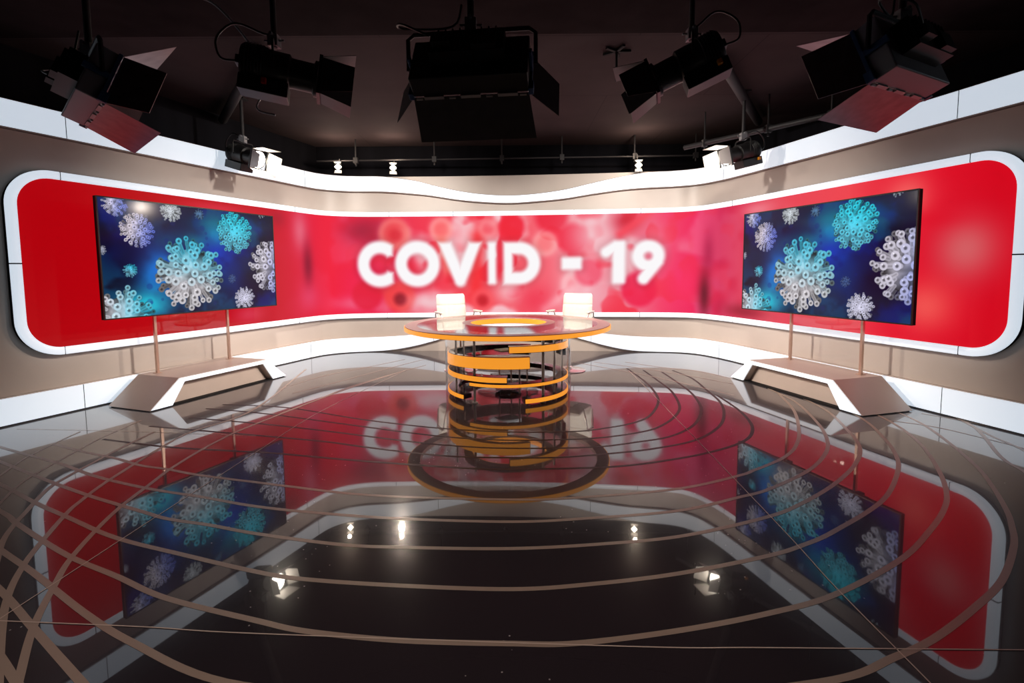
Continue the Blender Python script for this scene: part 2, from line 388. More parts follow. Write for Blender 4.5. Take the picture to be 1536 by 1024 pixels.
def led_colors(s, z):
    X = np.interp(s, _d, _cx)
    # horizontal coordinate u: metres along the wall, 0 at the middle of the back wall
    u = s-S_of_X(0.0)
    U = lambda x: S_of_X(x)-S_of_X(0.0)
    # base tone along the wall
    ks = [(U(-4.4), (172, 2, 12)), (U(-4.0), (182, 3, 14)), (U(-3.5), (192, 10, 30)), (U(-3.25), (214, 24, 56)), (U(-2.95), (234, 12, 52)), (U(-2.3), (226, 14, 62)),
          (U(-1.6), (232, 44, 72)), (U(-.9), (238, 58, 76)), (U(0.), (236, 78, 92)), (U(.6), (238, 96, 112)), (U(1.1), (236, 150, 160)), (U(1.9), (232, 120, 138)),
          (U(2.4), (236, 60, 100)), (U(2.9), (232, 24, 84)), (U(3.15), (205, 24, 72)), (U(3.4), (222, 66, 84)), (U(3.7), (232, 66, 76)), (U(3.85), (222, 18, 42)), (U(4.05), (206, 4, 26))]
    kx = np.array([k[0] for k in ks]); kc = np.array([k[1] for k in ks], float)
    c = np.stack([np.interp(u, kx, kc[:, i]) for i in range(3)], 1)
    n = vnoise(u*1.5+7, z*1.8+3, 3, 3); n2 = vnoise(u*3.1+20, z*3.1+9, 8, 2)
    mid = np.exp(-((X-.2)/2.6)**4)[:, None]
    pink = np.array([240, 196, 202.]); red = np.array([236, 26, 52.])
    c = c+(pink-c)*(sstep(.46, .66, n)[:, None]*.9*mid)
    c = c+(red-c)*(sstep(.5, .36, n2)[:, None]*.9*mid)
    def blob(x, zz, rx, rz, col, a=1., p=2.):
        nonlocal c
        d = ((u-U(x))/rx)**2+((z-zz)/rz)**2
        w_ = (np.exp(-d**(p/2)*1.0)*a)[:, None]; c = c+(np.array(col, float)-c)*w_
    def disc(x, zz, r, col, a=1., soft=.06):
        nonlocal c
        d = np.hypot(u-U(x), z-zz); w_ = (sstep(r+soft, r-soft, d)*a)[:, None]; c = c+(np.array(col, float)-c)*w_
    def ring(x, zz, r, t, col, a=1.):
        nonlocal c; a = a*.6; t = t*1.5
        d = np.abs(np.hypot(u-U(x), z-zz)-r); w_ = (np.exp(-(d/t)**2)*a)[:, None]; c = c+(np.array(col, float)-c)*w_
    def stem(x0, z0, x1, z1, t, col, a=1.):
        nonlocal c
        ax, bx = U(x0), U(x1); dx, dz = bx-ax, z1-z0; L2 = dx*dx+dz*dz
        k = np.clip(((u-ax)*dx+(z-z0)*dz)/L2, 0, 1); d = np.hypot(u-ax-k*dx, z-z0-k*dz)
        w_ = (np.exp(-(d/t)**2)*a)[:, None]; c = c+(np.array(col, float)-c)*w_
    # left flank
    blob(-3.25, 1.95, .16, .3, (226, 120, 140), .7); blob(-3.2, 1.45, .1, .32, (120, 2, 40), .75); blob(-3.2, .95, .2, .2, (225, 70, 110), .6)
    blob(-3.75, 2.15, .5, .06, (224, 70, 90), .5); blob(-3.6, .78, .25, .12, (226, 90, 120), .45); blob(-3.4, 2.1, .15, .12, (150, 14, 40), .5)
    blob(-2.42, 2.0, .35, .2, (150, 10, 52), .8); blob(-2.45, 1.1, .35, .35, (236, 30, 80), .7); blob(-2.55, .82, .4, .12, (236, 120, 150), .65)
    blob(-2.05, 1.55, .3, .5, (214, 24, 58), .5); blob(-2.15, 1.98, .3, .25, (170, 18, 50), .55)
    # virus-like soft shapes in the middle
    disc(-1.92, 1.95, .25, (238, 70, 70), .7); ring(-1.92, 1.95, .22, .05, (246, 170, 160), .6); disc(-1.9, 1.93, .09, (205, 20, 40), .6)
    disc(-1.15, 2.02, .17, (246, 110, 110), .8); ring(-1.15, 2.02, .16, .04, (250, 190, 185), .7); stem(-1.15, 1.85, -1.05, 1.35, .09, (246, 110, 100), .7)
    stem(-.55, 1.9, -.6, .9, .13, (238, 30, 40), .8); ring(-.38, 2.02, .12, .04, (248, 180, 180), .6)
    disc(.02, 2.05, .2, (232, 18, 46), .9); disc(.66, 2.2, .26, (228, 20, 50), .85, .08); disc(1.0, 1.84, .25, (232, 26, 56), .95, .07)
    disc(.55, 1.77, .17, (244, 130, 130), .6); ring(.55, 1.77, .17, .04, (250, 200, 195), .6)
    stem(-2.35, 1.15, -1.75, .75, .1, (225, 50, 60), .7); disc(-1.85, .92, .25, (236, 60, 62), .8); disc(-1.85, .88, .1, (130, 6, 26), .85); disc(-2.4, .95, .25, (220, 14, 50), .8)
    disc(-.48, .85, .2, (240, 70, 80), .9); disc(-.48, .85, .09, (190, 10, 30), .9); blob(-1.3, .8, .35, .16, (236, 205, 210), .8); blob(-.05, 1.0, .22, .2, (242, 210, 214), .7)
    disc(1.05, 1.1, .2, (246, 160, 168), .7); ring(1.05, 1.1, .2, .045, (252, 214, 216), .8); stem(1.0, 1.02, .55, .72, .09, (250, 190, 196), .8)
    blob(.4, .85, .3, .25, (232, 40, 70), .7); blob(1.35, 1.9, .4, .4, (238, 200, 206), .75); blob(1.25, .95, .35, .3, (236, 176, 188), .6)
    disc(2.05, 1.02, .28, (232, 18, 66), .85); blob(1.85, 2.1, .22, .18, (196, 14, 40), .85); stem(1.75, 1.9, 2.2, 2.25, .08, (240, 60, 80), .8)
    blob(2.3, 1.7, .25, .4, (232, 140, 156), .5); disc(1.25, 1.3, .22, (234, 50, 84), .6)
    blob(2.75, 1.1, .3, .3, (244, 40, 100), .6); blob(3.02, .95, .12, .35, (90, 0, 26), .85); blob(3.05, 1.6, .12, .3, (160, 10, 60), .6)
    # right flank
    blob(3.35, 2.12, .3, .1, (236, 140, 150), .7); blob(3.3, .75, .4, .1, (120, 4, 26), .6); blob(3.5, .72, .2, .1, (222, 70, 90), .6)
    blob(3.86, 2.0, .22, .24, (240, 112, 104), .8); blob(4.0, 1.5, .26, .28, (205, 112, 112), .8); blob(3.92, .98, .26, .24, (240, 100, 90), .75); blob(3.9, 1.78, .4, .08, (215, 14, 36), .5); blob(3.86, 1.4, .12, .25, (226, 40, 50), .4)
    # the words ---------------------------------------------------------------
    zt, zb = 1.79, 1.125; H_ = zt-zb
    D_ = np.full(u.shape, 9.)
    def add(d): nonlocal D_; D_ = np.minimum(D_, d)
    def boxd(x0, x1, z0, z1):
        dx = np.abs(u-(U(x0)+U(x1))/2)-(U(x1)-U(x0))/2; dz = np.abs(z-(z0+z1)/2)-(z1-z0)/2
        rc = .03; return np.minimum(np.maximum(dx, dz)+rc, 0)+np.hypot(np.maximum(dx+rc, 0), np.maximum(dz+rc, 0))-rc
    def segd(x0, z0, x1, z1, t):
        ax, bx = U(x0), U(x1); dx, dz = bx-ax, z1-z0; k = np.clip(((u-ax)*dx+(z-z0)*dz)/(dx*dx+dz*dz), 0, 1)
        return np.hypot(u-ax-k*dx, z-z0-k*dz)-t
    def ringd(x, zz, rx, rz, t):
        d = np.hypot((u-U(x))/rx, (z-zz)/rz); return np.abs(d-1)*min(rx, rz)-t
    zc = (zt+zb)/2
    # C
    th = np.arctan2(z-zc, u-U(-2.17)); o = ringd(-2.17, zc, .27, .275, .088)
    cut = np.maximum(np.abs(z-zc)-.115-.25*np.clip(u-U(-2.1), 0, 1), U(-2.16)-u); o = np.maximum(o, u-U(-1.965)); add(np.maximum(o, -cut))
    add(ringd(-1.55, zc, .27, .275, .088))                                     # O
    add(np.maximum(segd(-1.10, zt+.02, -.845, zb+.06, .085), z-zt)); add(np.maximum(segd(-.59, zt+.02, -.845, zb+.06, .085), z-zt))   # V
    add(boxd(-.375, -.262, zb, zt))                                            # I
    dd = np.hypot(u-U(.13), z-zc)                                              # D
    Do = np.where(u > U(.13), dd-.333, np.maximum(np.abs(z-zc)-.333, U(-.118)-u)); Di = np.where(u > U(.13), dd-.155, np.maximum(np.abs(z-zc)-.155, U(.015)-u))
    add(np.maximum(Do, -Di))
    add(boxd(.83, 1.13, zc-.1, zc+.075))                                       # -
    add(boxd(1.64, 1.82, zb, zt)); add(np.maximum(segd(1.53, zt-.17, 1.70, zt-.06, .07), z-zt))   # 1
    add(ringd(2.19, zt-.235, .16, .155, .082))                                 # 9
    add(segd(2.335, zt-.32, 2.12, zb+.07, .082))
    shadow = np.clip(sstep(.16, -.02, D_), 0, 1)
    c = c*(1-.10*shadow[:, None])
    w_ = sstep(.066, -.034, D_)[:, None]
    c = c+(np.array([243, 241, 243.])-c)*w_
    return to_lin(c)
scols = col_positions(FL+BW-.002, FR-BW+.002, RC-BW, .0115)
def led_pos(S, nz, Z):
    out = np.zeros((len(S)*nz, 3))
    for i, s in enumerate(S):
        x, y = plan(s, OFF); out[i*nz:(i+1)*nz, 0] = x; out[i*nz:(i+1)*nz, 1] = y
    out[:, 2] = Z; return out
grid_screen('screen', scols, led_pos, lambda s: profile_z(s, FL+BW-.002, FR-BW+.002, ZB+BW-.002, ZT-BW+.002, RC-BW), M['led'], led_colors, led, 140)

# picture on the televisions --------------------------------------------------
def tv_picture(W=640, Hh=360):
    y, x = np.mgrid[0:Hh, 0:W]; u = x/(Hh-1.); v = y/(Hh-1.)     # u 0..1.777, v 0..1 (up)
    img = np.zeros((Hh, W, 3)); img[:] = (3, 4, 32)
    def mix(w_, col):
        img[:] = img+(np.array(col, float)-img)*np.clip(w_, 0, 1)[..., None]
    n = vnoise(u*3+1, v*3+2, 5, 4); n2 = vnoise(u*4+9, v*4+4, 12, 4); n3 = vnoise(u*6+3, v*6+1, 21, 3)
    mix(sstep(.46, .74, n), (4, 22, 110)); mix(sstep(.54, .72, n2)*.7, (4, 70, 110)); mix(sstep(.45, .3, n2)*.9, (14, 4, 40))
    def blob(cu, cv, ru, rv, col, a): mix(np.exp(-((u-cu)/ru)**2-((v-cv)/rv)**2)*a*(.55+.9*n3), col)
    blob(.33, .95, .5, .1, (60, 40, 90), .5); blob(.42, .6, .25, .18, (34, 6, 60), .9); blob(.75, .75, .35, .12, (20, 10, 60), .7)
    blob(.44, .33, .17, .28, (6, 110, 190), 1.); blob(.52, .42, .15, .12, (20, 120, 230), .9); blob(.35, .1, .22, .12, (20, 190, 215), 1.)
    blob(1.07, .74, .1, .1, (10, 210, 235), 1.2); blob(1.2, .85, .35, .12, (10, 120, 140), .9); blob(.85, .68, .3, .08, (12, 110, 130), .9)
    blob(1.12, .55, .25, .2, (10, 60, 190), .9); blob(1.3, .35, .2, .2, (8, 50, 130), .8); blob(.95, .2, .4, .2, (6, 60, 120), .5)
    blob(1.5, .3, .2, .2, (12, 6, 40), .9); blob(.15, .55, .15, .15, (8, 10, 60), .8)
    # faint dark cells
    rs = np.random.RandomState(3)
    for k in range(46):
        cu, cv, r = rs.uniform(.3, 1.5), rs.uniform(.05, .9), rs.uniform(.015, .035)
        mix(sstep(r, r*.6, np.hypot(u-cu, v-cv))*.3, (4, 30, 120))
    def virus(cu, cv, R, base, edge, a=1., seed=1, nsp=110):
        rs = np.random.RandomState(seed); rb = R*.70
        d = np.hypot(u-cu, v-cv)
        # back knobs first
        dirs = []
        for i in range(nsp):
            zz = 1-2*(i+.5)/nsp; ph = i*2.39996+rs.uniform(-.2, .2); r = math.sqrt(1-zz*zz)
            dirs.append((r*math.cos(ph), r*math.sin(ph), zz, rs.uniform(.9, 1.1)))
        dirs.sort(key=lambda q: q[2])
        def patch(cx, cy, rad):
            x0 = max(0, int((cx-rad)*(Hh-1))); x1 = min(W, int((cx+rad)*(Hh-1))+2); y0 = max(0, int((cy-rad)*(Hh-1))); y1 = min(Hh, int((cy+rad)*(Hh-1))+2)
            return (slice(y0, y1), slice(x0, x1)) if x1 > x0 and y1 > y0 else None
        def put(sl, w_, col):
            img[sl] = img[sl]+(col-img[sl])*np.clip(w_*a, 0, 1)[..., None]
        def tint(px, py, sh):   # pale body, cyan towards the upper right edge
            t = np.clip(.25+.55*((px-cu)*edge[3]+(py-cv)*edge[4])/R, 0, 1)
            return (np.array(base)*(1-t)+np.array(edge[:3])*t)*sh
        def knob(dx, dy, dz, l, back):
            tip = R*.94*l; bx, by = cu+dx*rb*.95, cv+dy*rb*.95; tx, ty = cu+dx*tip, cv+dy*tip
            kr = R*.092*(.8+.4*max(dz, 0))*(.85+.3*abs(math.sin(dx*57+dy*31))); w = kr*.6
            sl = patch((bx+tx)/2, (by+ty)/2, math.hypot(tx-bx, ty-by)/2+kr*1.5)
            if sl is None: return
            uu, vv = u[sl], v[sl]; L2 = (tx-bx)**2+(ty-by)**2+1e-9
            k = np.clip(((uu-bx)*(tx-bx)+(vv-by)*(ty-by))/L2, 0, 1); ds = np.hypot(uu-bx-k*(tx-bx), vv-by-k*(ty-by))
            sh = .5 if back else .85+.2*dz
            px = .0028
            put(sl, sstep(w+px, w-px, ds)*.85, tint(tx, ty, sh*.95)); put(sl, sstep(w*.4+px, w*.1, ds)*.35, tint(tx, ty, sh*.5))
            dk = np.hypot(uu-tx, vv-ty)
            put(sl, sstep(kr+px, kr-px, dk), tint(tx, ty, sh*1.05)); put(sl, sstep(kr*.5+px, kr*.15, dk)*.75, tint(tx, ty, sh*.3)); put(sl, sstep(kr*.3, 0, np.hypot(uu-tx+kr*.35, vv-ty-kr*.4)), tint(tx, ty, 1.3*sh))
        for q in dirs:
            if q[2] < -.05 and math.hypot(q[0], q[1]) > .55: knob(*q, True)
        nb = vnoise(u*60/ max(R*4, .3)*.2+seed, v*60/max(R*4, .3)*.2, seed, 3)
        h = np.sqrt(np.clip(1-(d/rb)**2, 0, 1)); shade = np.clip(.42+.42*h+1.3*(nb-.5)+.12*(v-cv)/rb, .12, 1.15)
        t = np.clip(.2+.55*((u-cu)*edge[3]+(v-cv)*edge[4])/R, 0, 1)[..., None]
        bodyc = (np.array(base)*(1-t)+np.array(edge[:3])*t)*shade[..., None]
        w_ = (sstep(rb+.004, rb-.004, d+.05*rb*(nb-.5))*a)[..., None]; img[:] = img+(bodyc-img)*w_
        for q in dirs:
            if q[2] >= -.05: knob(*q, False)
    W_ = (214, 212, 222.); CY = (20, 200, 235., .5, .9); BL = (70, 100, 230., 1., -.2); NO = (190, 200, 235., 0., 0.)
    virus(.89, .94, .052, (60, 110, 150.), NO, .8, 5, 50); virus(1.22, .31, .048, (60, 100, 170.), NO, .7, 6, 50); virus(.22, .40, .06, (120, 200, 230.), CY, 1, 7, 60)
    virus(0, .57, .045, W_, NO, .7, 8, 50); virus(.61, .945, .1, (200, 205, 205.), NO, 1, 9, 80); virus(.13, .955, .1, (205, 200, 225.), BL, 1, 10, 80)
    virus(.30, .75, .145, (210, 200, 215.), BL, 1, 11, 110); virus(1.28, .79, .21, (90, 190, 215.), (10, 215, 240., .2, .9), 1, 12, 120); virus(1.36, .10, .125, (205, 200, 220.), NO, 1, 13, 90)
    virus(.13, -.02, .27, W_, (10, 190, 225., 1., 0.), 1, 14, 90); virus(1.76, .44, .30, (205, 200, 215.), BL, 1, 15, 110); virus(.77, .37, .33, (205, 202, 208.), (20, 190, 230., .2, 1.), 1, 16, 120)
    virus(1.63, 1.03, .06, (190, 210, 215.), NO, .9, 17, 40)
    return to_lin(img)
TVW, TVH, TVT = 2.02, 1.165, .045
_pic = tv_picture()

# ------------------------------------------------------------ televisions
def rotz(a, loc): return Matrix.Translation(loc) @ Matrix.Rotation(a, 4, 'Z')
def make_tv(loc, ang, label):
    root = empty('television', loc, label, 'television', 'flat televisions on the stands'); root.rotation_euler = (0, 0, ang)
    b = .012
    mb = MB()
    mb.box((0, TVT/2+.004, TVH/2), (TVW-.002, TVT-.008, TVH-.002))
    mb.box((0, TVT+.012, TVH*.38), (TVW*.55, .03, TVH*.5))
    mb.build('housing', M['black'], root, world=False, bevel=.003)
    fr = MB()
    fr.box((0, .002, b/2), (TVW, .012, b)); fr.box((0, .002, TVH-b/2), (TVW, .012, b))
    fr.box((-TVW/2+b/2, .002, TVH/2), (b, .012, TVH-2*b)); fr.box((TVW/2-b/2, .002, TVH/2), (b, .012, TVH-2*b))
    fr.build('bezel', M['bezel'], root, world=False)
    mb = MB(); mb.box((0, .17, .10), (1.15, .03, .07)); mb.box((-.44, .15, .10), (.06, .22, .05)); mb.box((.44, .15, .10), (.06, .22, .05))
    mb.build('mount_rail', M['black'], root, world=False)
    W, Hh = TVW-2*b, TVH-2*b; nx, nz = 640, 360
    S = list(np.linspace(-W/2, W/2, nx))
    def pos(Sa, n, Z):
        P = np.zeros((len(Sa)*n, 3)); P[:, 0] = np.repeat(Sa, n); P[:, 1] = 0.0; P[:, 2] = Z; return P
    o = grid_screen('screen', S, pos, lambda s: (b, b+Hh), M['tvpic'], lambda s, z: np.transpose(_pic, (1, 0, 2)).reshape(-1, 3), None, nz)
    o.parent = root
    return root
aL, aR = math.atan2(.928, .371), math.atan2(-.958, .2866)
tvL = make_tv((-3.475, 5.6375, .905), aL, 'large television showing grey and blue virus particles, on the stand by the left wall')
tvR = copy_tree(tvL); tvR.location = (3.155, 5.2475, .843); tvR.rotation_euler = (0, 0, aR)
tvR['label'] = 'large television showing grey and blue virus particles, on the stand by the right wall'

def make_stand(loc, ang, label):
    root = empty('display_stand', loc, label, 'stand', 'beige trapezoid stands under the televisions'); root.rotation_euler = (0, 0, ang)
    zt = .274; D = .6
    o = [(-.871, .01), (-.56, zt), (.56, zt), (.871, .01)]; i = [(-.645, .01), (-.502, .224), (.502, .224), (.645, .01)]
    def pi_shape(mb, y0, y1, o, i):
        for k in range(3):
            q = [o[k], o[k+1], i[k+1], i[k]]
            mb.hexa([(x, y0, z) for x, z in q]+[(x, y1, z) for x, z in q])
    mb = MB(); pi_shape(mb, 0, D, o, i)
    mb.hexa([(-.66, .085, .01), (.66, .085, .01), (.66, D, .01), (-.66, D, .01), (-.505, .085, .226), (.505, .085, .226), (.505, D, .226), (-.505, D, .226)])
    mb.build('body', M['beige_plinth'], root, world=False)
    mb = MB(); mb.hexa([(-.85, .01, 0), (.85, .01, 0), (.85, D-.01, 0), (-.85, D-.01, 0), (-.85, .01, .011), (.85, .01, .011), (.85, D-.01, .011), (-.85, D-.01, .011)])
    mb.build('plinth_base', M['black'], root, world=False)
    k = .006
    o2 = [(-.871+.012, .013), (-.56+.002, zt-k), (.56-.002, zt-k), (.871-.012, .013)]; i2 = [(-.645-.004, .013), (-.502-.004, .224+.004), (.502+.004, .224+.004), (.645+.004, .013)]
    mb = MB(); pi_shape(mb, -.01, -.0005, o2, i2); mb.build('light_border', M['lightborder'], root, world=False)
    for x in (-.445, .445):
        mb = MB(); mb.box((x, .47, (zt+1.25)/2), (.026, .026, 1.25-zt)); mb.box((x, .47, zt+.003), (.06, .06, .005))
        mb.build('pole', M['bronze'], root, world=False)
    mb = MB(); mb.box((0, .47, (zt+.92)/2+.002), (.85, .006, .92-zt-.006)); mb.build('clear_pane', M['pane'], root, world=False)
    return root
stL = make_stand((-3.229, 5.5795, 0), math.atan2(1.641, .588), 'beige trapezoid stand with white lit edge and two bronze poles, by the left wall')
stR = copy_tree(stL); stR.location = (2.931, 5.2665, 0); stR.rotation_euler = (0, 0, math.atan2(-1.675, .454))
stR['label'] = 'beige trapezoid stand with white lit edge and two bronze poles, by the right wall'

# ------------------------------------------------------------------ table
TC = (-.05, 5.5); R0 = 1.112; ZTOP = .767
table = empty('news_desk', (TC[0], TC[1], 0), 'round glass news desk on an open spiral base of orange glowing bands', 'desk')
R_ = math.radians
mb = MB(); mb.arc(.985, R0, 0, 2*PI, ZTOP-.050, ZTOP, TC, 128); rim = mb.build('outer_rim', M['rim'], table, bevel=.002)
mb = MB(); mb.arc(R0+.0005, R0+.008, 0, 2*PI, ZTOP-.047, ZTOP-.007, TC, 160); mb.build('light_strip', M['orange'], rim, smooth=True)
HC = (-.04, 5.6)
# glass annulus between the rim and the hole (hole slightly off centre)
mb = MB(); n = 128; vs = []; fs = []
for i in range(n):
    a = 2*PI*i/n; 
    for (c, r, z) in ((TC, .985, ZTOP-.012), (TC, .985, ZTOP-.001), (HC, .52, ZTOP-.001), (HC, .52, ZTOP-.012)): vs.append((c[0]+r*math.cos(a), c[1]+r*math.sin(a), z))
for i in range(n):
    j = (i+1) % n
    for k in range(4): fs.append((i*4+k, j*4+k, j*4+(k+1) % 4, i*4+(k+1) % 4))
mb.add(vs, fs); mb.build('glass_top', M['glass'], table, smooth=True)
mb = MB(); mb.arc(.425, .52, 0, 2*PI, ZTOP-.06, ZTOP, HC, 96); ir = mb.build('inner_rim', M['rim'], table, bevel=.002)
mb = MB(); mb.arc(.417, .4245, 0, 2*PI, ZTOP-.058, ZTOP-.004, HC, 96); mb.build('light_strip', M['orange'], ir, smooth=True)
RB, RI = .655, .55
def spiral(a0, a1, z0, z1, ri=RI, lit=None):
    A0, A1 = R_(a0), R_(a1); f0 = z0 if callable(z0) else (lambda a: z0); f1 = z1 if callable(z1) else (lambda a: z1)
    mb = MB(); mb.arc(ri, RB, A0, A1, f0, f1, TC, 72); o = mb.build('spiral_band', M['blackgloss'], table, smooth=True)
    e = .006/RB*1.2; l0, l1 = (A0+e, A1-e) if lit is None else (R_(lit[0]), R_(lit[1]))
    mb = MB(); mb.arc(RB+.0005, RB+.010, l0, l1, lambda a: f0(a)+.005, lambda a: f1(a)-.005, TC, 72)
    mb.build('light_strip', M['orange'], o, smooth=True); return o
spiral(-205, 20, lambda a: .342+.03*math.cos(a), lambda a: .465+.028*math.cos(a), .60)
spiral(1, 165, lambda a: .503+.03*math.cos(a), lambda a: .588+.014*math.cos(a), .60)
spiral(-125, 0, .237, .295)
spiral(-36, 152, lambda a: .18+.008*math.cos(a), .225)
spiral(-150, -43, .035, .082)
spiral(15, 200, .022, .073)
mb = MB(); mb.arc(.60, RB, R_(96), R_(112), .39, .50, TC, 8); mb.build('end_block', M['black'], table)
for a, r, t in ((-66, .60, .011), (-34, .60, .013), (37, .60, .015), (54, .60, .012), (90, .60, .010), (135, .60, .011), (-120, .60, .011)):
    x, y = TC[0]+r*math.sin(R_(a)), TC[1]-r*math.cos(R_(a))
    mb = MB(); mb.tube([(x, y, .0), (x, y, ZTOP-.052)], t, 12); mb.lathe([(.0, .0), (.03, 0), (.03, .012), (t, .016)], (x, y, 0), 16)
    mb.build('chrome_post', M['satin'], table, smooth=True)
for a, r in ((-150, .2), (170, .2), (120, .25), (30, .25)):
    x, y = TC[0]+r*math.sin(R_(a)), TC[1]-r*math.cos(R_(a))
    mb = MB(); mb.tube([(x, y, .03), (x, y, .34)], .009, 10); mb.build('inner_post', M['satin'], table, smooth=True)
mb = MB(); mb.arc(.682, .688, 0, 2*PI, .0, ZTOP-.052, TC, 96); mb.build('clear_drum', M['acrylic'], table, smooth=True)
mb = MB(); mb.lathe([(0, 0), (.34, 0), (.34, .022), (.30, .03), (0, .03)], (*TC, 0), 48); mb.build('clear_base_disc', M['acrylic'], table, smooth=True)
mb = MB(); mb.lathe([(0, .03), (.15, .03), (.15, .05), (.03, .06), (0, .06)], (*TC, 0), 32); mb.build('hub', M['chrome'], table, smooth=True)
mb = MB(); mb.arc(.0, .50, R_(-205), R_(-100), .40, .408, TC, 40); mb.build('glass_shelf', M['glass'], table)
mb = MB(); mb.box((-.06, 5.86, .412), (.26, .19, .006), Matrix.Rotation(.5, 3, 'Z')); tag(mb.build('paper_sheet', M['paper']), 'pale green paper sheets lying inside the desk base', 'paper')

# ------------------------------------------------------------------ chairs
def make_chair(loc, ang, label):
    root = empty('swivel_chair', loc, label, 'chair', 'white leather chairs behind the desk'); root.rotation_euler = (0, 0, ang)
    # backrest: padded curved panel with stitched seams
    nx, nz = 28, 30; front = []; back = []
    for j in range(nz+1):
        t = j/nz; z = .56+.46*t; half = .222-.012*t if t < .9 else .2112-.02*((t-.9)/.1)**2
        for i in range(nx+1):
            s = -1+2*i/nx; x = half*s
            seam = min(abs(t-.35), abs(t-.66))
            d = .028*(1-s**6)*(1-(2*t-1)**10)+.004 - .010*math.exp(-(seam/.018)**2)-.005*math.exp(-((abs(s)-.36)/.03)**2)
            yc = .25+.07*t-.035*(1-s*s)+.035
            front.append((x, yc-d, z)); back.append((x, yc+d*.8, z))
    w1 = nx+1; m = len(front); fs = []
    for j in range(nz):
        for i in range(nx):
            a = j*w1+i; fs.append((a, a+1, a+w1+1, a+w1)); fs.append((m+a, m+a+w1, m+a+w1+1, m+a+1))
    for i in range(nx): fs.append((i, m+i, m+i+1, i+1)); a = nz*w1+i; fs.append((a, a+1, m+a+1, m+a))
    for j in range(nz): a = j*w1; fs.append((a, a+w1, m+a+w1, m+a)); a = j*w1+nx; fs.append((a, m+a, m+a+w1, a+w1))
    mb = MB(); mb.add(front+back, fs); mb.build('backrest', M['leather'], root, smooth=True, world=False)
    # seat cushion
    vs = []; fs = []; n = 20
    def prof(u): return (1-abs(u)**6)**.5
    for side in (1, -1):
        for j in range(n+1):
            for i in range(n+1):
                u, v = -1+2*i/n, -1+2*j/n
                th = .012+.035*prof(u)*prof(v)-.006*math.exp(-((abs(v)-.33)/.05)**2)
                vs.append((.245*u, .24*v-.01, .51+side*th+.01*v*v))
    w1 = n+1; m = w1*w1
    for j in range(n):
        for i in range(n): a = j*w1+i; fs += [(a, a+1, a+w1+1, a+w1), (m+a, m+a+w1, m+a+w1+1, m+a+1)]
    for i in range(n):
        a = i; fs.append((a, m+a, m+a+1, a+1)); a = n*w1+i; fs.append((a, a+1, m+a+1, m+a)); a = i*w1; fs.append((a, a+w1, m+a+w1, m+a)); a = i*w1+n; fs.append((a, m+a, m+a+w1, a+w1))
    mb = MB(); mb.add(vs, fs); mb.build('seat', M['leather'], root, smooth=True, world=False)
    for s in (-1, 1):
        mb = MB(); mb.tube([(s*.25, .24, .56), (s*.275, .2, .70), (s*.285, .17, .775), (s*.285, .05, .782), (s*.285, -.03, .775), (s*.28, -.06, .72), (s*.265, -.07, .60), (s*.24, -.07, .50), (s*.2, -.06, .478)], .011, 10)
        a = mb.build('armrest', M['chrome'], root, smooth=True, world=False)
        mb = MB(); mb.box((s*.285, .055, .791), (.045, .23, .018)); mb.build('arm_pad', M['leather'], a, world=False, bevel=.006)
    mb = MB(); mb.box((0, 0, .462), (.2, .24, .02)); mb.lathe([(.0, .03), (.05, .03), (.05, .05), (.03, .06), (.03, .3), (.018, .3), (.018, .455), (0, .455)], (0, 0, 0), 24)
    mb.build('column', M['chrome'], root, smooth=True, world=False)
    mb = MB(); mb.lathe([(0, .0), (.225, .0), (.228, .006), (.22, .012), (.08, .022), (.045, .032), (0, .032)], (0, 0, 0), 48)
    mb.build('base_disc', M['chrome'], root, smooth=True, world=False)
    return root
ch = make_chair((-.70, 6.72, 0), R_(28), 'white leather chair with low arms behind the left side of the desk')
c2 = copy_tree(ch); c2.location = (.755, 6.64, 0); c2.rotation_euler = (0, 0, R_(-28)); c2['label'] = 'white leather chair with low arms behind the right side of the desk'

